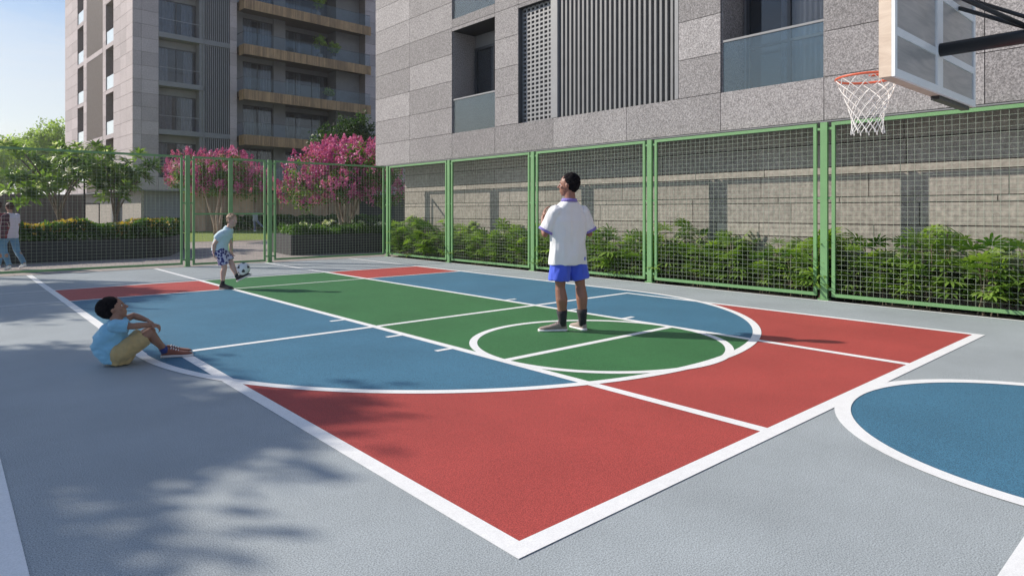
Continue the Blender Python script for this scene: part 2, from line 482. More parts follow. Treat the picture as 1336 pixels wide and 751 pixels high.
# ------------------------------------------------------------------ NEAR TOWER (stone face over the fence)
XT = 11.42
DEPT = 0.87
tw = thing('apartment_tower', 'grey granite clad apartment tower rising over the right fence with louvres and balconies', 'building', (12, 8, 0))
ROWS = [3.06, 3.81, 4.59, 5.37, 6.16, 6.93, 7.71, 8.49, 9.27, 10.05, 10.83, 11.61, 12.4, 13.2]
ZT = 13.2
FL = 3.38
floors = [3.81, 3.81 + FL, 3.81 + 2 * FL]
def panels(g, y0, y1, z0, z1, joints=(), gap=0.012, x=XT, th=0.03):
    ys = [y0] + [j for j in sorted(joints) if y0 < j < y1] + [y1]
    zs = [z0] + [r for r in ROWS if z0 + 0.02 < r < z1 - 0.02] + [z1]
    for a, b in zip(ys, ys[1:]):
        for c_, d_ in zip(zs, zs[1:]):
            g.box(x, x + th, a + gap / 2, b - gap / 2, c_ + gap / 2, d_ - gap / 2, random.random())
g = G(); bk = G()
Y_END = -9.0
def solid(y0, y1, z0, z1, joints=()):
    panels(g, y0, y1, z0, z1, joints)
    bk.box(XT + 0.033, XT + DEPT - 0.01, y0 + .004, y1 - .004, z0 + .004, z1 - .004)
solid(15.59, 20.08, 3.81, ZT, (17.9,))
solid(Y_END, 20.08, 3.06, 3.81, (17.9, 15.59, 13.61, 11.36, 9.07, 6.76, 4.79, 2.5, 0.3, -2, -4, -6))
solid(12.65, 13.61, 3.81, ZT)
solid(6.76, 7.72, 3.81, ZT)
solid(Y_END, 4.79, 3.81, ZT, (2.5, 0.3, -2, -4, -6))
for fz in floors:
    if fz + FL < ZT + 2:
        solid(13.61, 15.59, fz + 3.02, fz + FL); solid(4.79, 6.76, fz + 3.02, fz + FL); solid(11.36, 12.65, fz + 3.02, fz + FL)
g.build('stone_cladding', M['granite'], tw, tone=True)
bk.build('wall_backing', M['joint'], tw)
# body mass behind the facade zone
g = G(); g.box(XT + DEPT, 26, Y_END, 20.07, 3.07, 15.5); g.build('tower_body', M['render'], tw)
# reveals of the recesses (left jambs in stone tone)
for (a, b) in ((13.61, 15.59), (4.79, 6.76)):
    for fz in floors[:2]:
        for j0, j1 in ((b - .003, b - .02), (a + .003, a + .02)):
            g = G(); g.box(XT + .031, XT + DEPT - .004, j0, j1, fz, fz + 3.02, .4); g.build('recess_jamb', M['granite'], tw, tone=True)
for (a, b) in ((13.61, 15.59), (4.79, 6.76)):
    for fz in floors[:2]:
        xb = XT + DEPT
        # window with frame, panes
        wf = G(); wz0, wz1 = fz + 0.02, fz + 2.62
        y0, y1 = a + 0.05, b - 0.12
        for yy in (y0, (y0 + y1) / 2, y1 - 0.06): wf.box(xb - .10, xb - .03, yy, yy + .06, wz0, wz1)
        wf.box(xb - .095, xb - .035, y0 + .06, y1 - .06, wz1 - .08, wz1 - .002); wf.box(xb - .095, xb - .035, y0 + .06, y1 - .06, wz0 + .002, wz0 + .08)
        wf.box(xb - .092, xb - .04, y0 + .06, y1 - .06, wz0 + 0.92, wz0 + 0.97)
        wo = wf.build('window_frame', M['frame'], tw)
        p = G(); p.box(xb - .066, xb - .060, y0 + .03, y1 - .03, wz0 + .01, wz1 - .01); p.build('window_pane', M['glass_win'], wo)
        cu = G(); n = 60; y_c0, y_c1 = y0 + .05, y0 + (y1 - y0) * .62
        pts = [(xb - .022 + .012 * math.sin(i * 1.1) , y_c0 + (y_c1 - y_c0) * i / n) for i in range(n + 1)]
        for q0, q1 in zip(pts, pts[1:]):
            cu.add([(q0[0], q0[1], wz0), (q1[0], q1[1], wz0), (q1[0], q1[1], wz1), (q0[0], q0[1], wz1)], [(0, 1, 2, 3)])
        cu.build('curtain', M['curtain'], wo, smooth=True)
        rb = G(); rb.box(xb - .006, xb - .003, y0, y1, wz0, wz1); rb.build('dark_interior', M['room'], wo)
        gb = G(); gb.box(XT + .05, XT + .062, a + .02, b - .03, fz + .0, fz + .97); go = gb.build('glass_balustrade', M['glass_bal'], tw)
        hr = G(); hr.box(XT + .03, XT + .08, a + .02, b - .03, fz + .972, fz + 1.012); hr.build('handrail', M['grey_metal'], go)
# perforated lattice screen
for fz in floors[:2]:
    g = G(); y0, y1 = 11.52, 12.63; z0, z1 = fz + .02, fz + 3.0; X0 = XT + .14
    ny, nz = 7, 26; py = (y1 - y0) / ny; pz = (z1 - z0) / nz; bw = .055
    for i in range(ny + 1):
        yy = y0 + i * py; g.box(X0, X0 + .07, yy - bw / 2, yy + bw / 2, z0, z1)
    for j in range(nz + 1):
        zz = z0 + j * pz
        for i in range(ny): g.box(X0 + .002, X0 + .068, y0 + i * py + bw / 2, y0 + (i + 1) * py - bw / 2, zz - bw * .42, zz + bw * .42)
    g.build('lattice_screen', M['grey_metal'], tw)
g = G(); g.box(XT - .004, XT + .5, 11.21, 11.44, 3.815, ZT); g.box(XT - .002, XT + .4, 7.725, 7.81, 3.815, ZT)
g.build('screen_surround', M['grey_metal'], tw)
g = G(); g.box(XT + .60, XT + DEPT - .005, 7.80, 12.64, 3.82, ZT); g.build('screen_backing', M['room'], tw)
g = G(); n = 24
for i in range(n):
    yy = 7.92 + (11.10 - 7.92) * i / (n - 1)
    g.box(XT + .05, XT + .20, yy - .028, yy + .028, 3.815, ZT)
lo = g.build('vertical_louvres', M['louvre'], tw)
g = G(); g.box(XT + .30, XT + .34, 7.81, 11.2, 3.82, ZT); g.build('louvre_backing', M['joint'], lo)
# ground floor plank wall
RW = [-.05, .12, .50, .62, 1.02, 1.27, 1.65, 1.755, 2.16, 2.30, 2.72, 3.055]
g = G(); random.seed(11)
for a, b in zip(RW, RW[1:]):
    y = 19.28
    while y > Y_END:
        L = random.uniform(0.9, 2.6); y2 = max(y - L, Y_END)
        g.box(12.10, 12.14, y2 + .007, y - .007, a + .008, b - .008, random.random()); y = y2
g.build('plank_wall', M['plank'], tw, tone=True)
g = G(); g.box(12.142, 20, Y_END, 19.27, -.05, 3.05); g.build('ground_floor_wall', M['joint'], tw)
g = G(); g.box(XT + .01, 12.09, Y_END, 20.05, 3.035, 3.058); g.box(12.09, 24, 19.3, 20.05, 3.035, 3.058); g.build('soffit', M['render'], tw)
g = G(); g.box(XT + .02, XT + .16, 12.634, 12.648, 3.83, 6.82); g.build('screen_jamb', M['dark_metal'], tw)

# ------------------------------------------------------------------ FAR TOWER (local x along the shaded face, local y along the sunlit face)
K = 1.15
C0 = FW * (40 * K) + RT * ((173 - CX) / FPX * 40 * K)
ft = thing('apartment_tower', 'tall grey apartment tower beyond the garden with wood faced balconies and sunlit left side', 'building',
           (C0.x, C0.y, 0), math.atan2(0.0564, 0.9984))
FZ = [3.98, 7.50, 11.05, 14.60, 18.15, 21.7]
TOP = 25.2
RW2 = [3.05 + 0.99 * i for i in range(24)]
g = G(); bk = G(); random.seed(5)
def pnl_u(x0, x1, z0, z1, joints=()):
    g = G(); bk = G()
    xs = [x0] + [j for j in joints if x0 < j < x1] + [x1]
    zs = [z0] + [r for r in RW2 if z0 + .05 < r < z1 - .05] + [z1]
    for a, b in zip(xs, xs[1:]):
        for c_, d_ in zip(zs, zs[1:]): g.box(a + .008, b - .008, 0, .04, c_ + .010, d_ - .010, random.random())
    bk.box(x0 + .03, x1 - .03, .045, 2.0, z0 + .01, z1 - .01)
    o = g.build('stone_cladding', M['stone_far'], ft, world=False, tone=True); bk.build('wall_backing', M['backing_far'], o, world=False)
def pnl_w(y0, y1, z0, z1, joints=()):
    g = G(); bk = G()
    ys = [y0] + [j for j in joints if y0 < j < y1] + [y1]
    zs = [z0] + [r for r in RW2 if z0 + .05 < r < z1 - .05] + [z1]
    for a, b in zip(ys, ys[1:]):
        for c_, d_ in zip(zs, zs[1:]): g.box(-.0, .04, a + .008, b - .008, c_ + .010, d_ - .010, random.random())
    bk.box(.045, 1.2, y0 + .03, y1 - .03, z0 + .01, z1 - .01)
    o = g.build('stone_cladding', M['stone_far'], ft, world=False, tone=True); bk.build('wall_backing', M['backing_far'], o, world=False)
pnl_u(0.0, 1.69, 3.05, TOP, (0.55,)); pnl_u(1.69, 4.90, 3.05, FZ[0])
pnl_u(6.80, 7.35, 3.05, TOP)
pnl_u(19.0, 26, 3.05, TOP, (20.5, 22, 23.5))
pnl_u(4.9, 6.8, 3.05, FZ[0])
pnl_w(0.05, 5.1, 3.05, TOP, (1.6, 3.17)); pnl_w(7.37, 8.3, 3.05, TOP); pnl_w(13.75, 14.9, 3.05, TOP); pnl_w(17.2, 22.4, 3.05, TOP, (19.5,))
for z in FZ:
    pnl_w(5.1, 7.37, z - .36, z); pnl_w(14.9, 17.2, z - .36, z)
pnl_w(5.1, 7.37, 3.05, FZ[0] - .38); pnl_w(14.9, 17.2, 3.05, FZ[0] - .38)
pass
g = G(); g.box(2.6, 26, 2.8, 22.3, 3.06, TOP); g.box(1.3, 2.5, 2.2, 22.3, 3.06, TOP); g.build('tower_body', M['render'], ft, world=False)
g = G(); g.box(0, 26, 0, 22.4, TOP, TOP + .5); g.build('roof', M['render'], ft, world=False)
g = G()
for z in FZ[1:]: g.box(1.70, 4.9, -.02, 2.1, z - .36, z)
for z in (FZ[1], FZ[3], FZ[5]): g.box(4.9, 6.80, -.021, 1.9, z - .36, z)
g.box(4.80, 4.9, -.02, 1.5, FZ[0], TOP)
g.build('floor_slab', M['render'], ft, world=False)
for z in (FZ[1], FZ[3], FZ[5]):
    g = G(); g.box(-.015, .28, 8.3, 13.75, z - .40, z, .6); g.build('stone_band', M['stone_far'], ft, world=False, tone=True)
g = G()
for i in range(12):
    x = 5.02 + 1.68 * i / 11; g.box(x - .030, x + .030, .02, .14, FZ[0], TOP)
g.build('louvre_fins', M['grey_metal'], ft, world=False)
g = G(); g.box(4.92, 6.78, .50, .56, FZ[0], TOP); g.build('louvre_backing', M['joint'], ft, world=False)
g = G()
for i in range(22):
    y = 8.45 + 5.15 * i / 21; g.box(.01, .16, y - .045, y + .045, 3.1, TOP)
g.build('louvre_fins', M['taupe'], ft, world=False)
g = G(); g.box(.3, .35, 8.32, 13.73, 3.1, TOP); g.build('louvre_backing', M['dark_metal'], ft, world=False)
# narrow slots on the sunlit face
for (a, b) in ((5.1, 7.37), (14.9, 17.2)):
    for z in FZ[:5]:
        p = G(); p.box(.06, .075, a + .05, b - .04, z + .01, z + 1.02); po = p.build('slot_balustrade', M['glass_slot'], ft, world=False)
g = G()
for (a, b) in ((5.1, 7.37), (14.9, 17.2)): g.box(1.0, 1.28, a, b, 3.1, TOP - .01)
g.build('slot_wall', M['taupe'], ft, world=False)

def window(x0, x1, z0, z1, yb, nm=2, part_curtains=((0.0, .42), (.62, 1.0)), rail=None):
    f_ = G(); t = .07
    f_.box(x0, x0 + t, yb - .04, yb + .04, z0, z1); f_.box(x1 - t, x1, yb - .04, yb + .04, z0, z1)
    f_.box(x0 + t, x1 - t, yb - .038, yb + .038, z1 - t, z1 - .002); f_.box(x0 + t, x1 - t, yb - .038, yb + .038, z0 + .002, z0 + t)
    for i in range(1, nm):
        x = x0 + (x1 - x0) * i / nm; f_.box(x - .035, x + .035, yb - .036, yb + .036, z0 + t, z1 - t)
    fo = f_.build('window_frame', M['frame'], ft, world=False)
    p = G(); p.box(x0 + .02, x1 - .02, yb - .004, yb + .004, z0 + .02, z1 - .02); p.build('window_pane', M['glass_win'], fo, world=False)
    cu = G()
    for (a, b) in part_curtains:
        n = max(6, int((b - a) * (x1 - x0) / .05))
        q = [(x0 + .05 + (x1 - x0 - .1) * (a + (b - a) * i / n), yb + .14 + .035 * math.sin(i * 1.25)) for i in range(n + 1)]
        for (xa, ya), (xb_, yb_) in zip(q, q[1:]): cu.add([(xa, ya, z0 + .03), (xb_, yb_, z0 + .03), (xb_, yb_, z1 - .05), (xa, ya, z1 - .05)], [(0, 1, 2, 3)])
    cu.build('curtain', M['curtain'], fo, smooth=True, world=False)
    rm = G(); rm.box(x0, x1, yb + .5, yb + .55, z0, z1); rm.build('dark_interior', M['room'], fo, world=False)
random.seed(21)
for z in FZ[:5]:
    a = random.uniform(.25, .5); b = random.uniform(.55, .75)
    window(1.75, 4.55, z + .02, z + 2.65, .9, 2, ((0, a), (b, 1)))
# walls closing the window bay head
g = G()
for z in FZ[:5]:
    g = G(); g.box(1.72, 4.55, .86, .95, z + 2.66, z + 3.17); g.build('window_head', M['render'], ft, world=False)
g = G(); g.box(4.56, 4.80, .1, .95, FZ[0], TOP - .1); g.build('bay_side_wall', M['render'], ft, world=False)
for z in FZ[:5]:
    g = G(); g.box(1.75, 4.78, .06, .09, z + 1.0, z + 1.04); g.build('thin_rail', M['grey_metal'], ft, world=False)
# balconies
g = G()
g.box(7.36, 8.31, 1.25, 1.4, 3.1, TOP); g.box(10.9, 11.95, 1.25, 2.7, 3.1, TOP); g.box(16.6, 18.99, 1.0, 2.7, 3.1, TOP)
g.build('recessed_wall', M['render'], ft, world=False)
random.seed(31)
for z in [3.98] + FZ[1:]:
    fz0, fz1 = z - .80, z
    s_ = G(); x = 7.50
    while x < 18.98:
        w_ = random.choice((.12, .16, .2)); x2 = min(x + w_, 18.99)
        s_.box(x + .008, x2 - .008, -1.0, -.95, fz0, fz1, random.random()); x = x2
    y = -.95
    while y < 0:
        s_.box(7.50, 7.55, y + .008, y + .15, fz0, fz1, random.random()); y += .16
    bo = s_.build('balcony_fascia', M['slat_wood'], ft, world=False, tone=True)
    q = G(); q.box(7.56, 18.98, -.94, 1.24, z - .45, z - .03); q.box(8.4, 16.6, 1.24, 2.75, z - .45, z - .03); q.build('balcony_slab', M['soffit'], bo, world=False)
    q = G(); q.box(7.56, 18.95, -.9, -.885, z + .0, z + 1.0); q.build('glass_balustrade', M['glass_clear'], bo, world=False)
    q = G(); q.box(7.55, 18.95, -.915, -.875, z + 1.002, z + 1.035); q.box(7.57, 7.60, -.875, 1.2, z + 1.0, z + 1.03); q.build('handrail', M['dark_metal'], bo, world=False)
    if z < 20:
        window(8.33, 10.88, z + .0, z + 2.7, 1.45, 2, ((0, random.uniform(.2, .45)), (random.uniform(.55, .8), 1)))
        window(11.97, 16.55, z + .0, z + 2.7, 2.5, 3, ((0, .2), (.3, .45), (.8, .95)))
q = G()
for z in FZ[:5]:
    q = G(); q.box(8.31, 10.9, 1.40, 1.5, z + 2.71, z + 3.1); q.build('window_head', M['render'], ft, world=False)
    q = G(); q.box(11.96, 16.58, 2.44, 2.56, z + 2.71, z + 3.1); q.build('window_head', M['render'], ft, world=False)
# ground floor: set back
g = G(); g.box(.75, .95, .8, 22, -.05, 3.04, .7); g.build('beige_ground_wall', M['plank'], ft, world=False, tone=True)
g = G(); g.box(.96, 3.4, .8, 1.0, -.05, 3.04, .5); g.build('grey_ground_wall', M['render'], ft, world=False)
g = G(); g.box(.3, .72, 6.4, 6.95, -.05, 3.04); g.build('ground_column', M['dark_metal'], ft, world=False)
g = G(); g.box(0, 26, 0, 22.4, 2.98, 3.045); g.build('soffit', M['render'], ft, world=False)
g = G(); x = 3.5; random.seed(8)
while x < 19:
    w_ = random.uniform(1.6, 2.6); g.box(x, min(x + w_, 19), 1.0, 1.15, -.05, 2.97, random.random()); x += w_ + random.choice((.06, .06, .5))
g.build('wood_panelling', M['panel_wood'], ft, world=False, tone=True)
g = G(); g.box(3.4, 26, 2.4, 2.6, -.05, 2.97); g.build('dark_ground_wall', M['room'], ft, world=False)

# ------------------------------------------------------------------ VEGETATION helpers
def leaf_quads(C, D, N, L, W):
    """diamond leaves: centres C, direction D, normal N, length L, width W"""
    D = D / np.linalg.norm(D, axis=1, keepdims=True)
    S = np.cross(D, N); S /= (np.linalg.norm(S, axis=1, keepdims=True) + 1e-9)
    U = np.cross(S, D)
    L = L[:, None]; W = W[:, None]
    V = np.stack([C - D * L * .5, C + S * W * .5 - D * L * .05 + U * L * .06, C + D * L * .5 - U * L * .05, C - S * W * .5 - D * L * .05 + U * L * .06], axis=1)
    n = len(C)
    return V.reshape(-1, 3), np.arange(4 * n).reshape(n, 4)

def crown_points(blobs, nclump, per, cr, shell=0.55):
    """clump centres spread through blob volumes, leaves around each clump"""
    vol = np.array([b[1][0] * b[1][1] * b[1][2] for b in blobs]); vol = vol / vol.sum()
    idx = RNG.choice(len(blobs), nclump, p=vol)
    cen = np.array([b[0] for b in blobs])[idx]; rad = np.array([b[1] for b in blobs])[idx]
    d = RNG.normal(size=(nclump, 3)); d /= np.linalg.norm(d, axis=1, keepdims=True)
    r = (shell + (1 - shell) * RNG.random(nclump)) ** 0.8 * RNG.uniform(.85, 1.1, nclump)
    cc = cen + d * rad * r[:, None]
    rr = cr * RNG.uniform(.6, 1.4, nclump)
    P = np.repeat(cc, per, 0) + RNG.normal(size=(nclump * per, 3)) * np.repeat(rr, per)[:, None] * np.array([.55, .55, .42])
    O = np.repeat(d, per, 0)
    tone = np.clip(np.repeat(RNG.uniform(.1, .9, nclump), per) + RNG.normal(0, .18, nclump * per), 0, 1)
    return P, O, tone, cc, d

def leafy(name, blobs, nclump, per, cr, L, mat, parent, W=.5, shell=.55, up=.6):
    P, O, tone, cc, d = crown_points(blobs, nclump, per, cr, shell)
    n = len(P)
    N = O * .6 + RNG.normal(size=(n, 3)) * .7 + np.array([0, 0, up])
    D = RNG.normal(size=(n, 3)) + O * .4 - np.array([0, 0, .25])
    LL = L * RNG.uniform(.6, 1.3, n)
    V, F = leaf_quads(P, D, N, LL, LL * W)
    mesh_np(name, V, F, mat, parent, tone)
    return cc, d

def trunk(parent, base, tips, r0, mat, name='trunk', wob=.12, n=8, r1=.03):
    g = G(); base = Vector(base)
    for t in tips:
        t = Vector(t); pts = []; rr = []
        for i in range(7):
            k = i / 6
            p = base.lerp(t, k)
            bend = math.sin(k * PI) * wob
            p = Vector((p.x - (t.x - base.x) * .35 * math.sin(k * PI) + random.uniform(-1, 1) * bend * .5, p.y - (t.y - base.y) * .35 * math.sin(k * PI) + random.uniform(-1, 1) * bend * .5, p.z))
            pts.append(p); rr.append(r0 + (r1 - r0) * k ** .8)
        g.tube(pts, rr, n)
    return g.build(name, mat, parent, smooth=True)

def at(x, d):
    """world xy of picture column x at forward distance d"""
    p = FW * d + RT * ((x - CX) / FPX * d); return p.x, p.y

# --- planters and hedges
def prism(g, pts, z0, z1):
    n = len(pts); vs = [(x, y, z0) for x, y in pts] + [(x, y, z1) for x, y in pts]
    fs = [tuple(range(n - 1, -1, -1)), tuple(range(n, 2 * n))] + [(i, (i + 1) % n, n + (i + 1) % n, n + i) for i in range(n)]
    g.add(vs, fs)
PL1 = [(-3.5, 23.3), (5.0, 23.55), (5.55, 23.75), (5.9, 24.2), (7.4, 28.2), (7.0, 28.9), (-3.5, 28.5)]
p1 = G(); prism(p1, PL1, -.05, .62)
tag(p1.build('planter', M['asphalt']), 'long low black planter holding the orange flowered hedge behind the left fence', 'planter')
PL2 = [(9.05, 21.65), (13.6, 21.25), (14.0, 23.6), (9.3, 24.0)]
p2 = G(); prism(p2, PL2, -.05, .68)
tag(p2.build('planter', M['asphalt']), 'black rectangular planter under the pink tree beside the stone tower', 'planter')

def hedge(name, label, poly, depth, z0, z1, n, L, parent=None, flowers=0, top_col='leaf_orange'):
    """hedge along the outline of a planter: leaves spread through a band"""
    t = thing(name, label, 'hedge', (poly[0][0], poly[0][1], 0))
    pts = np.array(poly); seg = np.linalg.norm(np.diff(pts, axis=0), axis=1); cum = np.r_[0, np.cumsum(seg)]
    s = RNG.uniform(0, cum[-1], n); k = np.clip(np.searchsorted(cum, s) - 1, 0, len(seg) - 1)
    a = pts[k]; b = pts[k + 1]; u = ((s - cum[k]) / seg[k])[:, None]; base = a + (b - a) * u
    dirv = (b - a) / seg[k][:, None]; nrm = np.c_[-dirv[:, 1], dirv[:, 0]]
    q = RNG.random(n); off = depth * np.where(RNG.random(n) < .5, q * .25, q)
    wob = .07 * np.sin(s * 3.1) + .05 * np.sin(s * 7.7)
    zt = z1 + wob
    z = z0 + (zt - z0) * RNG.random(n) ** .6
    P = np.c_[base + nrm * off[:, None], z]; P += RNG.normal(size=P.shape) * .03
    out = np.c_[-nrm, np.full(n, .5)]
    N = out + RNG.normal(size=(n, 3)) * .6; D = RNG.normal(size=(n, 3)) + np.array([0, 0, .5])
    LL = L * RNG.uniform(.6, 1.3, n)
    V, F = leaf_quads(P, D, N, LL, LL * .5)
    clump = .5 + .3 * np.sin(s * 5 + z * 9) + RNG.normal(0, .2, n)
    mesh_np('foliage', V, F, M['leaf_hedge'], t, np.clip(clump, 0, 1))
    if flowers:
        s = RNG.uniform(0, cum[-1], flowers); s = s[np.sin(s * 2.3) + np.sin(s * 5.9) > -0.7]; m_ = len(s)
        k = np.clip(np.searchsorted(cum, s) - 1, 0, len(seg) - 1); a = pts[k]; b = pts[k + 1]; u = ((s - cum[k]) / seg[k])[:, None]
        dirv = (b - a) / seg[k][:, None]; nrm = np.c_[-dirv[:, 1], dirv[:, 0]]
        P = np.c_[a + (b - a) * u + nrm * (depth * RNG.random(m_) * .8)[:, None], z1 - .04 + .07 * np.sin(s * 3.1) + RNG.uniform(-.22, .09, m_)]
        V, F = leaf_quads(P, RNG.normal(size=(m_, 3)) + np.array([0, 0, 1.]), RNG.normal(size=(m_, 3)) + np.array([0, 0, .4]), .16 * RNG.uniform(.6, 1.3, m_), .085 * RNG.uniform(.6, 1.3, m_))
        mesh_np('blossom', V, F, M[top_col], t, RNG.random(m_))
    return t
hedge('hedge', 'leafy hedge with orange and yellow tips along the far planter behind the left fence', [(-3.4, 23.36), (5.0, 23.6), (5.5, 23.8), (5.85, 24.25), (7.3, 28.1)], 1.3, .6, 1.12, 26000, .13, flowers=6000)
hedge('hedge', 'low clipped green hedge in the black planter under the pink tree', [(9.1, 21.7), (13.6, 21.32)], 1.9, .66, .93, 9000, .10)

# --- white flowered round shrubs
def round_shrub(x, d, z, r, label):
    X, Y = at(x, d); t = thing('flowering_shrub', label, 'shrub', (X, Y, z))
    leafy('foliage', [((X, Y, z + r * .6), (r * 1.1, r * 1.1, r * .8))], 30, 22, .09, .08, M['leaf_hedge'], t)
    P, O, tone, cc, dd = crown_points([((X, Y, z + r * .8), (r, r, r * .7))], 24, 14, .06, .8)
    V, F = leaf_quads(P, RNG.normal(size=P.shape), O + RNG.normal(size=P.shape) * .4, np.full(len(P), .07), np.full(len(P), .06))
    mesh_np('blossom', V, F, M['white_bloom'], t, tone)
round_shrub(105, 24.5, .62, .30, 'small white flowered shrub rising from the orange tipped hedge, left of its twin')
round_shrub(116, 24.8, .60, .28, 'small white flowered shrub in the orange tipped hedge beside the dark lamp post')
round_shrub(398, 24.5, .62, .33, 'cream flowered round shrub at the left end of the black planter')
round_shrub(431, 24.9, .62, .36, 'pale round shrub just left of the pink tree trunks')
round_shrub(464, 25.3, .60, .36, 'white flowered round shrub just right of the pink tree trunks')
round_shrub(497, 25.6, .60, .30, 'small white shrub at the fence corner behind the planter')

# --- frangipani
def frangipani(x, d, label, rx, z0, z1, seed, n_ros=150):
    random.seed(seed); X, Y = at(x, d)
    t = thing('frangipani_tree', label, 'tree', (X, Y, 0))
    zc = (z0 + z1) / 2; rz = (z1 - z0) / 2
    blobs = []
    for i in range(9):
        a = random.uniform(0, 2 * PI); q = random.uniform(.3, .75)
        blobs.append(((X + math.cos(a) * rx * q, Y + math.sin(a) * rx * q, zc + random.uniform(-.45, .5) * rz), (rx * .40, rx * .40, rz * .48)))
    P, O, tone, cc, dd = crown_points(blobs, n_ros, 1, .05, .5)
    Cs = []; Ds = []; Ns = []; Ts = []
    for c, o in zip(cc, dd):
        ax = Vector(o) * .6 + Vector((0, 0, .9)); ax.normalize()
        s1 = ax.orthogonal().normalized(); s2 = ax.cross(s1); tn = random.random() * .5 + .15
        for k in range(17):
            a = k * 2.4; el = random.uniform(-.35, .9)
            dv = (s1 * math.cos(a) + s2 * math.sin(a)) * math.cos(el) + ax * math.sin(el)
            L = .40
            Cs.append(Vector(c) + dv * L * .5 - Vector((0, 0, .02 if el > 0 else .05))); Ds.append(dv); Ns.append(ax + dv * -.3); Ts.append(min(1, max(0, tn + random.uniform(-.15, .35))))
    n = len(Cs)
    V, F = leaf_quads(np.array(Cs), np.array(Ds), np.array(Ns), np.full(n, .40) * RNG.uniform(.8, 1.2, n), np.full(n, .115) * RNG.uniform(.8, 1.2, n))
    mesh_np('crown', V, F, M['leaf_frangi'], t, Ts)
    fl = cc[RNG.choice(len(cc), len(cc) // 3, replace=False)] + np.array([0, 0, .10])
    P = np.repeat(fl, 16, 0) + RNG.normal(size=(len(fl) * 16, 3)) * .06
    V, F = leaf_quads(P, RNG.normal(size=P.shape), RNG.normal(size=P.shape) + np.array([0, 0, .8]), np.full(len(P), .12), np.full(len(P), .09))
    mesh_np('blossom', V, F, M['white_bloom'], t, RNG.random(len(P)))
    tips = [(X + random.uniform(-.7, .7) * rx, Y + random.uniform(-.6, .6) * rx, zc + random.uniform(-.3, .4) * rz) for _ in range(6)]
    trunk(t, (X, Y, .3), tips, .045, M['bark'], r1=.025)
frangipani(78, 25.0, 'broad frangipani tree with white blossoms above the hedge, left of the tower corner', 2.55, 1.35, 4.75, 3, 125)
frangipani(150, 26.2, 'smaller frangipani tree with white blossoms in front of the tower corner', 1.55, 1.6, 4.3, 4, 46)

# --- crape myrtle
def myrtle(x, d, label, rx, z0, z1, seed, nclump, trunks):
    random.seed(seed); X, Y = at(x, d)
    t = thing('crape_myrtle_tree', label, 'tree', (X, Y, 0))
    zc = (z0 + z1) / 2; rz = (z1 - z0) / 2; blobs = [((X, Y, zc), (rx * .6, rx * .6, rz * .75))]
    for i in range(8):
        a = 2 * PI * i / 8 + random.uniform(-.3, .3); q = random.uniform(.5, .68)
        blobs.append(((X + math.cos(a) * rx * q, Y + math.sin(a) * rx * q, zc + random.uniform(-.55, .4) * rz), (rx * .38, rx * .38, rz * .5)))
    leafy('crown', blobs, nclump, 26, .20, .12, M['leaf_myrtle'], t, .5, .45)
    P, O, tone, cc, dd = crown_points(blobs, int(nclump * 1.0), 1, .01, .80)
    keep = (O[:, 2] > -.7) ; cc = cc[keep] + dd[keep] * .10; dd = dd[keep]; tn = RNG.uniform(.1, .9, len(cc))
    per = 44; ax = dd * .55 + np.array([0, 0, .8]); ax /= np.linalg.norm(ax, axis=1, keepdims=True)
    h = RNG.random((len(cc), per)); P = cc[:, None, :] + ax[:, None, :] * (h * .34)[:, :, None] + RNG.normal(size=(len(cc), per, 3)) * (.09 * (1.1 - h))[:, :, None]
    P = P.reshape(-1, 3); n = len(P)
    V, F = leaf_quads(P, RNG.normal(size=(n, 3)), RNG.normal(size=(n, 3)) + np.array([-.3, 0, .5]), .080 * RNG.uniform(.7, 1.3, n), .068 * RNG.uniform(.7, 1.3, n))
    mesh_np('blossom', V, F, M['pink'], t, np.clip(np.repeat(tn, per) + RNG.normal(0, .2, n), 0, 1))
    g = G()
    for k in range(trunks):
        a = 2 * PI * k / trunks + .4
        b = Vector((X + math.cos(a) * .13, Y + math.sin(a) * .13, .3)); tip = Vector((X + math.cos(a) * rx * .5, Y + math.sin(a) * rx * .5, zc + .2 * rz))
        pts = []; rr = []
        for i in range(8):
            q = i / 7; p = b.lerp(tip, q); s = q ** 2
            pts.append(Vector((b.x + (tip.x - b.x) * s + .05 * math.sin(q * 9 + k), b.y + (tip.y - b.y) * s + .05 * math.cos(q * 8 + k), p.z))); rr.append(.075 * (1 - q) + .02)
        g.tube(pts, rr, 8)
    g.build('trunk', M['bark_pale'], t, smooth=True)
myrtle(452, 26.2, 'large pink flowering tree over the black planter beside the stone tower', 2.6, 1.45, 4.6, 5, 640, 5)
myrtle(283, 33.0, 'pink flowering tree behind the gate, left of the larger pink tree', 2.5, 1.75, 4.8, 6, 540, 3)

# --- generic trees
def tree(label, x, d, zc, r, rz, mat, nclump, L, seed, z_base=0, per=28, cr=.35, pos=None, bark='bark', tr=.16):
    random.seed(seed); X, Y = pos if pos else at(x, d)
    t = thing('leafy_tree', label, 'tree', (X, Y, z_base))
    blobs = [((X, Y, zc), (r * .55, r * .55, rz * .7))]
    for i in range(9):
        a = 2 * PI * i / 9 + random.uniform(-.4, .4); q = random.uniform(.45, .7)
        blobs.append(((X + math.cos(a) * r * q, Y + math.sin(a) * r * q, zc + random.uniform(-.6, .5) * rz), (r * .36, r * .36, rz * .4)))
    leafy('crown', blobs, nclump, per, cr, L, mat, t, .5, .4)
    tips = [(X + random.uniform(-.6, .6) * r, Y + random.uniform(-.6, .6) * r, zc + random.uniform(-.5, .3) * rz) for _ in range(8)]
    trunk(t, (X, Y, z_base - .05), tips, tr, M[bark], r1=.03)
    return t
tree('dark green feathery tree behind the larger pink tree', 452, 41, 6.1, 2.3, 1.9, M['leaf_dark'], 260, .20, 41)
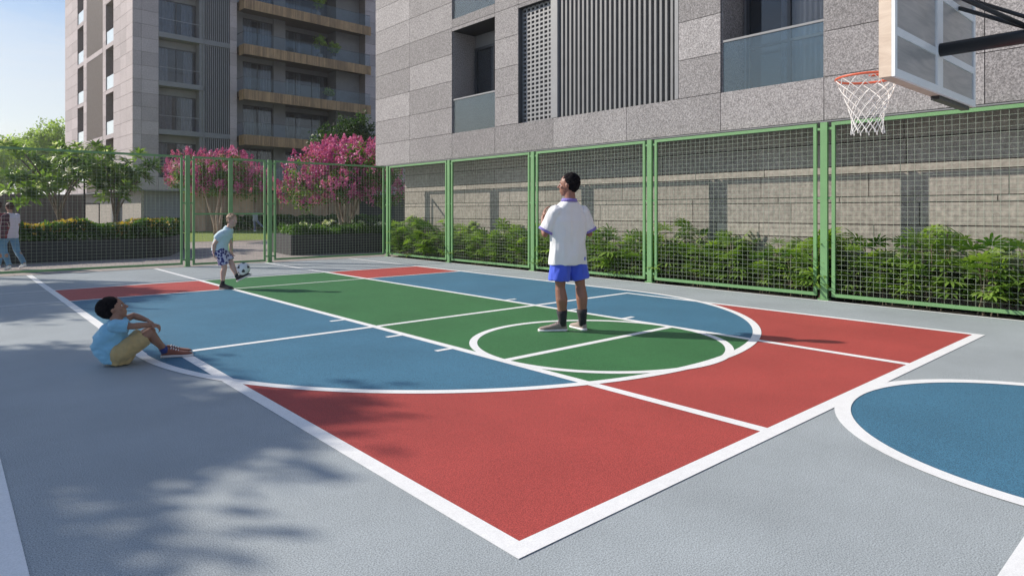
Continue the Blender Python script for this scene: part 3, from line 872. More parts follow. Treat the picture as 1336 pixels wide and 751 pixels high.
tree('tall sunlit yellow green tree left of the far tower', 70, 84, 9.6, 4.4, 5.2, M['leaf_far'], 420, .36, 42, cr=.6)
tree('pale green tree at the far left horizon', 22, 92, 9.0, 5.5, 4.4, M['leaf_far'], 420, .40, 43, cr=.7)
tree('hazy round tree cut by the left edge of the picture', -30, 80, 7.5, 5.0, 4.4, M['leaf_far'], 380, .40, 44, cr=.7)
# trees standing left of the court, outside the picture, that shade the ground
tree('leafy tree left of the court whose shade falls by the seated boy', 0, 0, 5.3, 2.55, 1.1, M['leaf_hedge'], 430, .26, 51, pos=(-5.1, 13.6), cr=.42, per=40)
tree('smaller leafy tree left of the court shading the near left corner', 0, 0, 4.6, 1.9, .9, M['leaf_hedge'], 150, .24, 53, pos=(-4.9, 9.9), cr=.38, per=36)
tree('leafy tree left of the court shading the far left corner', 0, 0, 4.9, 2.7, 0.8, M['leaf_hedge'], 380, .26, 52, pos=(-4.1, 20.5), cr=.42, per=34)

# --- lady palms behind the fence
def palm_variant(seed):
    random.seed(seed)
    root = thing('lady_palm', 'lady palm with fan leaves growing between the green fence and the planked wall', 'plant', (0, 0, -.03), 0, 'lady palms planted along the fence')
    st = G(); V = []; F = []; T = []
    nst = random.randint(5, 7)
    def fan(base, az, el, R, tn):
        # petiole
        d = Vector((math.cos(az) * math.cos(el), math.sin(az) * math.cos(el), math.sin(el)))
        pl = random.uniform(.10, .22); hub = base + d * pl
        st.tube([base, base + d * pl * .5 + Vector((0, 0, .01)), hub], [.004, .003, .003], 4)
        side = d.cross(Vector((0, 0, 1))).normalized(); up = side.cross(d).normalized()
        nb = random.randint(8, 11)
        for k in range(nb):
            a = (k / (nb - 1) - .5) * math.radians(215) + random.uniform(-.06, .06)
            bd = d * math.cos(a) + side * math.sin(a); bd = (bd + up * .10).normalized()
            L = R * random.uniform(.85, 1.1) * (1 - .18 * abs(a)); w = .034 * R / .25
            s = bd.cross(up).normalized()
            droop = Vector((0, 0, -1)) * L * random.uniform(.12, .34)
            p0 = hub; p1 = hub + bd * L * .45; p2 = hub + bd * L * .8 + droop * .45; p3 = hub + bd * L + droop
            b = len(V)
            V.extend([p0, p0 + s * w * .15, p1 + s * w * .5, p1 - s * w * .5, p2 + s * w * .42, p2 - s * w * .42, p3, p3])
            F.extend([(b, b + 1, b + 2, b + 3), (b + 3, b + 2, b + 4, b + 5), (b + 5, b + 4, b + 6, b + 7)])
            T.extend([min(1, max(0, tn + random.uniform(-.15, .2)))] * 3)
    for i in range(nst):
        a = random.uniform(0, 2 * PI); q = random.uniform(.02, .20)
        b = Vector((math.cos(a) * q, math.sin(a) * q, 0)); H = random.uniform(.42, 1.15)
        tip = b + Vector((random.uniform(-.12, .12), random.uniform(-.15, .15), H))
        st.tube([b, b.lerp(tip, .5) + Vector((.02, .01, 0)), tip], [.010, .009, .007], 5)
        nf = int(4 + H * 5.5)
        for j in range(nf):
            k = .22 + .78 * (j + random.random()) / nf
            fan(b.lerp(tip, min(1, k)), random.uniform(0, 2 * PI), random.uniform(-.15, .65) + (.3 if k > .85 else 0), random.uniform(.24, .36), random.uniform(.05, .85))
    st.build('stems', M['bark'], root, world=False)
    mesh_np('foliage', np.array([tuple(p) for p in V]), np.array(F), M['leaf_palm'], root, T, world=False)
    return root
variants = [palm_variant(100 + i) for i in range(7)]
random.seed(77)
spots = []
y = 19.0
while y > 0.6:
    spots.append((11.62 + random.uniform(-.06, .04), y)); y -= random.uniform(.38, .62)
y = 18.9
while y > 0.6:
    spots.append((11.86 + random.uniform(-.05, .05), y)); y -= random.uniform(.45, .85)
for i, (x, y) in enumerate(spots):
    o = variants[i] if i < len(variants) else copy_tree(variants[i % len(variants)])
    o.location = (x, y, -.03); o.rotation_euler = (0, 0, random.uniform(0, 2 * PI)); k = random.uniform(.72, 1.12); o.scale = (k, k, k)

# --- potted plants on the far balconies
def balcony_plant(lx, z, h, label):
    c, s = math.cos(ft.rotation_euler.z), math.sin(ft.rotation_euler.z); ly = -.35
    X = C0.x + lx * c - ly * s; Y = C0.y + lx * s + ly * c
    t = thing('potted_plant', label, 'plant', (X, Y, z))
    g = G(); g.tube([(X, Y, z - .02), (X, Y, z + .4)], [.2, .26], 12); g.build('pot', M['grey_metal'], t)
    g = G(); g.tube([(X, Y, z + .4), (X + .05, Y, z + h * .7)], [.04, .02], 6); g.build('stem', M['bark'], t)
    leafy('foliage', [((X, Y, z + h * .75), (h * .3, h * .3, h * .3))], 40, 22, .16, .16, M['leaf_far'], t)
balcony_plant(14.1, FZ[4], 1.9, 'leafy plant on the uppermost visible balcony of the far tower')
balcony_plant(14.3, FZ[3], 1.9, 'bright leafy plant on the balcony below, left of its darker neighbour')
balcony_plant(15.6, FZ[3], 1.6, 'darker leafy plant next to the bright one on the same balcony')
balcony_plant(15.2, FZ[2], 1.2, 'small plant on the balcony just above the dark tree')

# --- far brown slatted wall, lamp post
g = G(); X0, Y0 = at(-60, 47); X1, Y1 = at(112, 50)
t = thing('slatted_wall', 'dark brown vertical slatted boundary wall far behind the frangipani', 'wall', (X0, Y0, 0))
n = 90
for i in range(n):
    a = Vector((X0 + (X1 - X0) * i / n, Y0 + (Y1 - Y0) * i / n, 0)); b = Vector((X0 + (X1 - X0) * (i + .72) / n, Y0 + (Y1 - Y0) * (i + .72) / n, 0))
    g.bar(a + Vector((0, 0, 1.4)), b + Vector((0, 0, 1.4)), .08, 2.75, random.random())
g.build('slats', M['dark_slats'], t, tone=True)
g = G(); g.bar((X0, Y0 + .12, 1.35), (X1, Y1 + .12, 1.35), .06, 2.7); g.build('backing_board', M['dark_metal'], t)
X, Y = at(110, 27.5); t = thing('lamp_post', 'thin dark lamp post rising from the hedge in front of the tower base', 'lamp', (X, Y, 0))
g = G(); g.tube([(X, Y, 0), (X, Y, 3.0)], .035, 8); g.tube([(X, Y, 0), (X, Y, .75)], [.06, .05], 10); g.build('pole', M['pole_black'], t)
g = G(); g.box(X - .14, X + .14, Y - .14, Y + .14, 3.0, 3.06); g.tube([(X, Y, 2.85), (X, Y, 3.0)], [.05, .1], 10); g.build('lamp_head', M['pole_black'], t)
X, Y = at(120, 27.8); t = thing('sign_frame', 'small dark open sign frame standing in the hedge beside the lamp post', 'sign', (X, Y, 0))
g = G(); g.bar((X - .28, Y, .3), (X - .28, Y, 1.85), .04, .04); g.bar((X + .28, Y + .1, .3), (X + .28, Y + .1, 1.85), .04, .04); g.bar((X - .28, Y, 1.83), (X + .28, Y + .1, 1.83), .04, .04); g.build('frame_bars', M['pole_black'], t)
# dark low hedge closing the lawn
hp0, hp1 = at(288, 50.5), at(500, 53.5)
hedge('hedge', 'dark low hedge closing the far side of the lawn in front of the wood panels', [hp0, hp1], 1.2, -.05, 1.15, 9000, .20)
# ------------------------------------------------------------------ BASKETBALL HOOP
YB0, YB1 = 1.58, 1.67
hp = thing('basketball_hoop', 'basketball hoop with pale wooden board, white frame, red rim and white net', 'hoop', (5.67, 0.15, 0))
bx0, bx1, bz0, bz1 = 4.865, 6.875, 2.42, 3.62
bx1 = 6.86
g = G(); g.box(bx0, bx1, YB0 + .012, YB1, bz0, bz1); bd = g.build('backboard', M['board_edge'], hp)
g = G()
t_ = .055
zs = [bz0, 2.745, 3.19, bz1]; xm = 5.85
g.box(bx0 - .002, bx0 + t_ * .8, YB0 - .012, YB0 + .010, bz0 - .002, bz1 + .002); g.box(bx1 - t_ * .8, bx1 + .002, YB0 - .012, YB0 + .010, bz0 - .002, bz1 + .002)
g.box(bx0 + t_ * .8, bx1 - t_ * .8, YB0 - .012, YB0 + .010, bz0 - .002, bz0 + .055); g.box(bx0 + t_ * .8, bx1 - t_ * .8, YB0 - .012, YB0 + .010, bz1 - .055, bz1 + .002)
for z in (2.735, 3.19): g.box(bx0 + t_ * .8, bx1 - t_ * .8, YB0 - .009, YB0 + .010, z - .028, z + .028)
g.box(xm - .07, xm + .07, YB0 - .014, YB0 + .0098, bz0 + .055, bz1 - .055)
g.build('board_frame', M['frame_white'], bd)
g = G()
g.box(bx0 + t_ * .8, bx1 - t_ * .8, YB0 + .0, YB0 + .0115, bz0 + .055, bz1 - .055); g.build('back_panel', M['board_grey'], bd)
g = G(); g.box(5.95, 6.80, YB0 + .02, YB1 - .01, bz0 - .03, bz0 - .001); g.build('bottom_pad', M['pole_black'], bd)
g = G(); g.tube([(xm, YB0 - .012, 2.755), (xm, .30, 2.755)], .052, 16); g.build('support_arm', M['pole_black'], hp, smooth=True)
g = G()
g.tube([(6.37, YB0 - .012, 3.19), (xm, 1.0, 2.80)], .017, 10); g.tube([(5.33, YB0 - .012, 3.19), (xm, 1.0, 2.80)], .017, 10)
g.tube([(6.46, YB0 - .012, 3.30), (xm, .98, 2.86), (xm, .30, 2.84)], .016, 10)
g.bar((xm, .55, 2.97), (xm, .55, 2.76), .03, .03)
g.build('brace', M['pole_black'], hp, smooth=True)
g = G(); g.tube([(xm, .15, 0), (xm, .15, 2.95)], .075, 18); g.box(xm - .2, xm + .2, -.05, .35, .0, .02); g.build('pole', M['pole_black'], hp, smooth=False)
RX, RY, RZ, RR = 5.75, 2.06, 2.60, .235
g = G(); g.tube([(RX + RR * math.cos(2 * PI * i / 48), RY + RR * math.sin(2 * PI * i / 48), RZ) for i in range(48)], .010, 8, closed=True)
g.box(RX - .08, RX + .08, YB1 + .001, YB1 + .015, RZ - .10, RZ + .03)
g.tube([(RX - .06, YB1 + .01, RZ - .005), (RX - .12, RY - .14, RZ - .012), (RX - .14, RY - .06, RZ - .012), (RX - .1, RY - RR + .02, RZ)], .008, 6)
g.tube([(RX + .06, YB1 + .01, RZ - .005), (RX + .12, RY - .14, RZ - .012), (RX + .14, RY - .06, RZ - .012), (RX + .1, RY - RR + .02, RZ)], .008, 6)
g.box(RX - .05, RX + .05, YB1, RY - RR, RZ - .008, RZ + .006)
rim = g.build('rim', M['rim'], hp, smooth=False)
g = G(); nn = 12; rows = 9; H = .43
def netp(i, j):
    q = j / rows; rr = RR * (1 - q) ** 1.35 * .58 + .108 + (.012 if q > .9 else 0)
    if j == 0: rr = RR
    a = 2 * PI * (i + .5 * j) / nn
    return (RX + rr * math.cos(a), RY + rr * math.sin(a), RZ - .01 - H * q)
for i in range(nn):
    for s in (1, -1):
        pts = []; k = i * 1.0
        for j in range(rows + 1):
            q = j / rows; rr = (RR - .0) if j == 0 else (.108 + (RR - .108) * (1 - q) ** 1.7) + (.014 * max(0, (q - .8) / .2))
            a = 2 * PI * (i + s * .5 * j) / nn
            pts.append((RX + rr * math.cos(a) + .002 * math.sin(j * 7 + i), RY + rr * math.sin(a), RZ - .01 - H * q + .004 * math.sin(i * 3 + j)))
        g.tube(pts, .0036, 5)
    a = 2 * PI * (i + .5 * rows) / nn
    p = Vector((RX + .122 * math.cos(a), RY + .122 * math.sin(a), RZ - .01 - H)); g.tube([p, p + Vector((.006, 0, -.022))], .005, 5)
g.build('net', M['net'], hp)
#PEOPLE-BEGIN
# ------------------------------------------------------------------ PEOPLE
def blob(name, g, voxel, mat, parent, smooth=4, amp=0.0, nscale=5.0, stretch=(1, 1, 1), seed=0):
    """union of closed shapes grown into one continuous surface"""
    me = bpy.data.meshes.new(name + '_src'); me.from_pydata([tuple(p) for p in g.v], [], g.f); me.update()
    o = bpy.data.objects.new(name + '_src', me); COL.objects.link(o)
    r = o.modifiers.new('r', 'REMESH'); r.mode = 'VOXEL'; r.voxel_size = voxel
    if smooth:
        s = o.modifiers.new('s', 'SMOOTH'); s.iterations = smooth; s.factor = .5
    dg = bpy.context.evaluated_depsgraph_get(); dg.update()
    m2 = bpy.data.meshes.new_from_object(o.evaluated_get(dg))
    bpy.data.objects.remove(o); bpy.data.meshes.remove(me)
    m2.name = name
    if amp:
        nv = len(m2.vertices); co = np.empty(nv * 3); m2.vertices.foreach_get('co', co); co = co.reshape(-1, 3)
        no = np.empty(nv * 3); m2.vertices.foreach_get('normal', no); no = no.reshape(-1, 3)
        for i in range(nv):
            p = Vector((co[i][0] * stretch[0], co[i][1] * stretch[1], co[i][2] * stretch[2])) * nscale + Vector((seed, 0, 0))
            k = noise.noise(p) + .5 * noise.noise(p * 2.3); k = (abs(k) ** .7) * (1 if k > 0 else -1)
            co[i] += no[i] * amp * k
        m2.vertices.foreach_set('co', co.ravel())
    m2.materials.clear(); m2.materials.append(mat)
    m2.polygons.foreach_set('use_smooth', [True] * len(m2.polygons)); m2.update()
    return link_mesh(name, m2, parent)

def head_shapes(g, c, f, u, H):
    f = f.normalized(); r = f.cross(u).normalized(); u = r.cross(f)
    E = lambda p, a, b, d_: g.ellipsoid(c + r * p[0] * H + f * p[1] * H + u * p[2] * H, r * a * H, f * b * H, u * d_ * H, nu=16, nv=12)
    E((0, -.03, .07), .325, .395, .42); E((0, .10, -.16), .245, .27, .33); E((0, .235, -.40), .10, .09, .08)
    E((0, .30, .11), .20, .07, .045); E((0, .345, -.235), .085, .05, .035); E((0, .20, -.28), .17, .17, .14)
    n0 = c + f * .36 * H + u * .06 * H; n1 = c + f * .455 * H - u * .09 * H
    g.tube([n0, n1], [.03 * H, .05 * H], 8); g.ball(n1, .05 * H, nu=8, nv=6); E((0, .40, -.11), .07, .05, .035)
    for s in (-1, 1):
        E((s * .335, -.03, -.04), .03, .075, .12); E((s * .17, .24, -.09), .09, .09, .08)
    return r, f, u

def hand_shapes(g, w, d, n, s=1.0, curl=.45, thumb=1):
    d = d.normalized(); side = d.cross(n).normalized(); n = side.cross(d).normalized()
    g.ellipsoid(w + d * .045 * s, d * .055 * s, side * .042 * s, n * .018 * s, nu=12, nv=8)
    for k in range(4):
        b = w + d * .085 * s + side * (k - 1.5) * .0215 * s; L = (.074, .082, .076, .060)[k] * s; a = 0; pts = [b]
        for q in (.45, .32, .23):
            a += curl; dd = d * math.cos(a) + n * math.sin(a) + side * (k - 1.5) * .05; pts.append(pts[-1] + dd.normalized() * L * q)
        g.chain(pts, [.0098 * s, .009 * s, .0085 * s, .0075 * s], 8)
    b = w + d * .025 * s - side * thumb * .032 * s
    p1 = b + (d * .6 - side * thumb * .7 + n * .25).normalized() * .040 * s; p2 = p1 + (d * .85 - side * thumb * .2 + n * .45).normalized() * .03 * s
    g.chain([b, p1, p2], [.013 * s, .011 * s, .009 * s], 8)

def shoe(parent, heel, toe, up, h, wd, mat, sole, accent=None):
    heel = Vector(heel); toe = Vector(toe); D = toe - heel; L = D.length; d = D / L; up = Vector(up); side = d.cross(up).normalized(); up = side.cross(d).normalized()
    g = G(); rings = []
    for t, w_, hh in ((-.02, .45, .62), (.05, .72, 1.0), (.18, .80, 1.12), (.32, .80, 1.02), (.48, .86, .78), (.66, .98, .60), (.84, .92, .48), (.95, .66, .38), (1.01, .30, .24)):
        H = h * hh; rings.append((heel + d * L * t + up * (.018 + H / 2), side * wd / 2 * w_, up * H / 2))
    g.loft(rings, 14)
    so = blob('shoe', g, .007, mat, parent, 2)
    g = G(); rings = []
    for t, w_ in ((-.035, .55), (.05, .86), (.3, .86), (.5, .88), (.7, 1.06), (.88, .98), (.98, .70), (1.03, .34)):
        rings.append((heel + d * L * t + up * .016, side * wd / 2 * w_, up * .017))
    g.loft(rings, 12); g.build('sole', sole, so, smooth=True, world=False)
    if accent:
        g = G()
        for t in (.30, .38, .46, .54):
            c = heel + d * L * t + up * (.02 + h * (1.05 - (t - .3) * 1.5)); g.tube([c - side * wd * .26 - up * h * .12, c + up * .004, c + side * wd * .26 - up * h * .12], .0045, 5)
        g.build('laces', accent, so, world=False)
    return so

def cloth(name, col, var=.08, rough=.85):
    return simple(name, col, rough, var, 5, .35, 220, sheen=.2, bdist=.002)
def skin(name, col):
    m_ = NT(name); v_ = m_.coord(); n_ = m_.noise(v_, 14, 3)
    p = m_.n('ShaderNodeBsdfPrincipled'); m_.l(m_.ramp(n_, [(.3, tuple(x * .88 for x in col)), (.7, tuple(min(1, x * 1.08) for x in col))]), p.inputs['Base Color'])
    p.inputs['Roughness'].default_value = .5; p.inputs['Subsurface Weight'].default_value = .08; p.inputs['Subsurface Radius'].default_value = (.01, .004, .002)
    return m_.done(p.outputs[0])
S_ = {'man': skin('skin_man', (.30, .14, .10)), 'boy': skin('skin_boy', (.36, .19, .125)), 'fair': skin('skin_fair', (.62, .40, .32)), 'mid': skin('skin_mid', (.42, .25, .18))}
HAIR_BLACK = simple('hair_black', (.009, .008, .010), .85, .4, 30, .8, 160, spec=.1, bdist=.006)
HAIR_FAIR = simple('hair_fair', (.42, .28, .19), .6, .3, 30, .8, 160, bdist=.006)
HAIR_BROWN = simple('hair_brown', (.06, .025, .02), .6, .3, 30, .8, 160, bdist=.006)
EYE_W = simple('eye_white', (.75, .73, .70), .25, .02, 5, 0); EYE_D = simple('eye_dark', (.015, .01, .008), .2, .02, 5, 0)

def frame_at(name, label, x, yg):
    d0 = FPX * EYE / (yg - HOR); r0 = (x - CX) / FPX * d0
    p = FW * d0 + RT * r0
    root = thing(name, label, 'person', (p.x, p.y, 0), -YAW)
    def P(px, py, f=0.0):
        d = d0 + f
        return Vector(((px - CX) / FPX * d - r0, f, EYE - (py - HOR) / FPX * d))
    return root, P

def limb(g, pts, rad): g.chain(pts, rad, 14)

def figure(root, J, s, sk, vox=.007, eyes=True, hair=None, hair_k=(1, 1, 1), hair_off=(0, 0, 0), hair_amp=.008):
    """body skin as one continuous mesh; J holds joint positions in the root's frame"""
    g = G(); H = J['H']; c = J['head']; f = Vector(J['hf']); u = Vector(J['hu'])
    r, f, u = head_shapes(g, c, f, u, H)
    nb = J['neck']; limb(g, [c - u * .22 * H - f * .06 * H, nb, nb - Vector((0, 0, .06 * s))], [.235 * H, .24 * H, .22 * H])
    S = J['S']; B = J['B']
    limb(g, [J['shL'] - Z * .015, nb - Vector((0, 0, .10 * s)), J['shR'] - Z * .015], [.045 * s, .055 * s, .045 * s])
    sp = J['spine']                                   # (centre, half width, half depth)
    g.loft([(c_, S * a, B * b) for c_, a, b in sp], 18)
    for k in 'LR':
        sh, el, wr = J['sh' + k], J['el' + k], J['wr' + k]
        mid = sh.lerp(el, .4)
        limb(g, [sh, mid, el], [.056 * s, .050 * s, .040 * s]); limb(g, [el, el.lerp(wr, .3), wr], [.040 * s, .042 * s, .026 * s])
        hand_shapes(g, wr, J['hd' + k], J['hn' + k], s, J.get('curl', .4), J.get('th' + k, 1))
        hp_, kn, an = J['hip' + k], J['kn' + k], J['an' + k]
        back = J.get('calf', B * -.018 * s)
        limb(g, [hp_, hp_.lerp(kn, .45), kn], [.088 * s, .078 * s, .055 * s])
        lk = J.get('lk', 1.0); limb(g, [kn, kn.lerp(an, .30) + back, kn.lerp(an, .62) + back * .5, an], [.055 * s * lk, .063 * s * lk, .048 * s * lk, .036 * s])
        limb(g, [an, J['heel' + k].lerp(J['toe' + k], .25) + Vector((0, 0, .05 * s))], [.034 * s, .035 * s])
    body = blob('body', g, vox, sk, root, 3)
    if eyes:
        for q in (-1, 1):
            e = G(); e.ball(c + f * .308 * H + r * q * .135 * H + u * .02 * H, .038 * H, nu=10, nv=8); eo = e.build('eye', EYE_W, root, smooth=True, world=False)
            e = G(); e.ball(c + f * .330 * H + r * q * .137 * H + u * .02 * H, .024 * H, nu=8, nv=6); e.build('iris', EYE_D, eo, smooth=True, world=False)
            e = G(); b = c + f * .345 * H + r * q * .14 * H + u * .105 * H; e.tube([b - r * .075 * H - u * .01 * H, b + f * .012 * H + u * .012 * H, b + r * .075 * H - u * .012 * H], .008 * H, 6); e.build('eyebrow', hair or HAIR_BLACK, root, world=False)
    if hair:
        e = G(); o = hair_off
        e.ellipsoid(c + r * o[0] * H + f * (-.10 + o[1]) * H + u * (.135 + o[2]) * H, r * .365 * H * hair_k[0], f * .395 * H * hair_k[1], u * .40 * H * hair_k[2], nu=18, nv=14)
        e.ellipsoid(c + f * (-.16 + o[1]) * H + u * (-.02 + o[2]) * H, r * .335 * H * hair_k[0], f * .28 * H * hair_k[1], u * .33 * H, nu=18, nv=14)
        blob('hair', e, .006, hair, root, 2, hair_amp, 28)
    return r, f, u

def UV(*a): return Vector(a)
Z = Vector((0, 0, 1))
# ---- man in white shirt on the court
root, P = frame_at('person', 'man in white shirt and blue shorts standing on the green circle, back turned', 742, 431.8)
ca, sa = math.cos(.40), math.sin(.40); S = Vector((ca, sa, 0)); B = Vector((-sa, ca, 0))
c0 = Vector((-.01, .01, 0))
J = dict(lk=1.12, H=.285, head=UV(-.005, .02, 1.825), hf=(-.95, .30, .02), hu=(0.03, 0, 1), neck=UV(.02, .01, 1.655), S=S, B=B,
         shL=UV(-.185, -.075, 1.49), shR=UV(.195, .085, 1.49), elL=UV(-.30, -.05, 1.215), elR=UV(.275, .13, 1.215),
         wrL=UV(-.315, .13, 1.42), wrR=UV(.10, .33, 1.37), hdL=UV(.22, .10, .95), hdR=UV(-.8, .3, .35), hnL=UV(.9, .1, -.1), hnR=UV(-.1, -.9, .2),
         hipL=UV(-.105, -.04, .95), hipR=UV(.10, .05, .95), knL=UV(-.108, -.03, .53), knR=UV(.155, .07, .545),
         anL=UV(-.075, .0, .105), anR=UV(.18, .055, .10), heelL=UV(-.03, .01, 0), toeL=UV(-.375, -.02, 0), heelR=UV(.205, .02, 0), toeR=UV(.06, .29, 0),
         spine=[(UV(0, 0, .88), .14, .10), (UV(0, 0, .98), .165, .12), (UV(0, 0, 1.15), .15, .10), (UV(0, 0, 1.35), .18, .12), (UV(0, 0, 1.5), .16, .10), (UV(.01, 0, 1.58), .08, .07)])
figure(root, J, 1.06, S_['man'], .0065, True, HAIR_BLACK, (.98, 1.06, 1.06), (0, -.035, .015), .006)
WHITE_T = cloth('white_jersey', (.80, .81, .84), .03); PURPLE = cloth('purple_trim', (.22, .18, .52)); BLUE_S = cloth('royal_blue', (.060, .115, .70), .12); SOCK = cloth('dark_sock', (.022, .022, .03))
g = G()
g.loft([(c0 + Z * .835, S * .250, B * .165), (c0 + Z * .95, S * .246, B * .162), (c0 + Z * 1.10, S * .236, B * .150), (c0 + Z * 1.25, S * .240, B * .146), (c0 + Z * 1.38, S * .245, B * .145),
        (c0 + Z * 1.47, S * .232, B * .128), (c0 + Z * 1.54, S * .180, B * .118), (c0 + UV(.012, 0, 1.595), S * .125, B * .108), (c0 + UV(.02, 0, 1.635), S * .088, B * .085)], 24)
sL, cL = J['shL'] + UV(.02, 0, .0), UV(-.283, -.055, 1.262); sR, cR = J['shR'] + UV(-.02, 0, .0), UV(.268, .125, 1.262)
g.tube([sL, sL.lerp(cL, .5), cL], [.092, .092, .098], 16); g.tube([sR, sR.lerp(cR, .5), cR], [.092, .090, .094], 16); g.ball(sL, .092); g.ball(sR, .092)
sh_ = blob('shirt', g, .009, WHITE_T, root, 5, .013, 5.5, (1.5, 1.5, .6), 3)
for cc_, dv, rr in ((cL, cL - sL, .100), (cR, cR - sR, .096)):
    q = G(); dv = dv.normalized(); q.tube([cc_ - dv * .012, cc_ + dv * .018], [rr + .002, rr + .003], 20); q.build('sleeve_trim', PURPLE, sh_, smooth=True, world=False)
q = G(); q.tube([c0 + UV(.018, 0, 1.618), c0 + UV(.02, 0, 1.66)], [.108, .092], 20); q.build('collar', PURPLE, sh_, smooth=True, world=False)
g = G(); g.loft([(c0 + Z * 1.0, S * .19, B * .135), (c0 + Z * .9, S * .21, B * .145), (c0 + Z * .84, S * .20, B * .14)], 20)
g.tube([UV(-.10, -.035, .93), UV(-.122, -.045, .635)], [.118, .136], 20); g.tube([UV(.10, .045, .93), UV(.142, .06, .645)], [.115, .126], 20)
blob('shorts', g, .010, BLUE_S, root, 4, .010, 7, (1.4, 1.4, .7), 9)
for k in 'LR':
    a, b = J['an' + k], J['kn' + k]; q = G(); q.tube([a - Z * .04, a.lerp(b, .12), a.lerp(b, .25), a.lerp(b, .38)], [.046, .054, .063, .070], 20); q.build('sock', SOCK, root, smooth=True, world=False)
SH_U = cloth('sneaker_beige', (.33, .265, .24), .3); SH_S = simple('sneaker_sole', (.84, .82, .86), .6, .08, 8, .1); LACE = simple('laces_white', (.8, .8, .8), .7, .05, 8, 0); PUR2 = cloth('sneaker_accent', (.20, .13, .18))
for k in 'LR': shoe(root, J['heel' + k], J['toe' + k], (0, 0, 1), .095, .115, SH_U, SH_S, PUR2)
g = G(); h, hf = J['head'], Vector(J['hf']).normalized(); hr = hf.cross(Z)
g.ellipsoid(h + hf * .245 * .262 - Z * .405 * .262, hr * .028, hf * .024, Z * .020); g.ellipsoid(h + hf * .12 * .262 - Z * .33 * .262, hr * .064, hf * .045, Z * .022)
blob('beard', g, .005, HAIR_BLACK, root, 1)

# ---- seated boy
root, P = frame_at('person', 'boy in light blue shirt and tan shorts sitting on the court hugging his knees', 155, 475)
Bv = Vector((.93, .37, 0)); Sv = Vector((.37, -.93, 0))
off = -Sv * .13
ps = lambda x, y, f: P(x, y, f)
near = Sv * .07; far = -Sv * .07
J = dict(H=.235, head=P(150, 402.5, .02), hf=(.87, .30, .34), hu=(-.34, 0, .94), neck=P(152, 417, .0), S=Sv, B=Bv, curl=.6,
         shR=P(150, 424, -.11), shL=P(150, 423, .10), elR=P(173, 425.5, -.05), elL=P(174, 411.5, .20), wrR=P(197, 423.0, .10), wrL=P(192, 417.5, .22),
         hdR=UV(.75, .35, -.30), hdL=UV(.8, -.25, -.35), hnR=UV(-.2, .3, -.9), hnL=UV(-.1, -.2, -.95), thL=-1,
         hipR=P(158, 461, -.08), hipL=P(160, 460, .09), knR=P(196, 432.5, .10), knL=P(194, 430, .27), anR=P(215, 456, .28), anL=P(213, 453.5, .42),
         heelR=P(211.5, 465.7, .28), toeR=P(251, 465.7, .36), heelL=P(212, 462.3, .42), toeL=P(250, 462.0, .50), calf=UV(-.012, 0, -.010),
         spine=[(P(156, 465, 0), .12, .10), (P(149, 456, 0), .12, .10), (P(146, 440, 0), .105, .085), (P(149, 426, 0), .11, .08), (P(152, 419, 0), .06, .05)])
for k in ('heelR', 'toeR', 'heelL', 'toeL'): J[k].z = 0.0
figure(root, J, .78, S_['boy'], .006, True, HAIR_BLACK, (1.12, 1.28, 1.08), (0, -.10, .02), .006)
LBLUE = cloth('light_blue_shirt', (.26, .56, .76), .06); TAN = cloth('tan_shorts', (.50, .37, .17), .08)
g = G(); g.loft([(P(153, 471, 0), Sv * .135, Bv * .125), (P(149, 462, 0), Sv * .155, Bv * .158), (P(144.5, 450, 0), Sv * .158, Bv * .165), (P(144, 437, 0), Sv * .152, Bv * .150), (P(148, 427, 0), Sv * .140, Bv * .118), (P(150.5, 420, 0), Sv * .095, Bv * .085), (P(152.5, 416.5, 0), Sv * .06, Bv * .06)], 22)
for a, b in ((J['shR'], P(167.5, 424.5, -.06)), (J['shL'], P(167, 415.5, .17))): g.tube([a, b], [.066, .064], 14); g.ball(a, .066)
blob('shirt', g, .008, LBLUE, root, 4, .012, 9, (1, 1, 1.6), 5)
g = G(); g.loft([(P(155, 473, 0), Sv * .14, Bv * .11), (P(158, 466, 0), Sv * .15, Bv * .12), (P(160, 458, 0), Sv * .13, Bv * .10)], 18)
for h_, k_ in ((J['hipR'], J['knR']), (J['hipL'], J['knL'])): g.tube([h_, h_.lerp(k_, .78)], [.092, .088], 16); g.ball(h_, .092)
blob('shorts', g, .008, TAN, root, 3, .013, 11, (1, 1, 1), 2)
SN_U = cloth('sneaker_rust', (.26, .09, .06), .3); NAVY = cloth('navy_sock', (.03, .05, .22)); SOLE2 = simple('pale_sole', (.70, .66, .66), .6, .06, 8, .1)
for k in 'RL':
    a, b = J['an' + k], J['kn' + k]; q = G(); q.tube([a - UV(0, 0, .02), a.lerp(b, .14)], [.040, .036], 14); q.build('sock', NAVY, root, smooth=True, world=False)
    shoe(root, J['heel' + k], J['toe' + k], (0, 0, 1), .075, .085, SN_U, SOLE2, LACE)

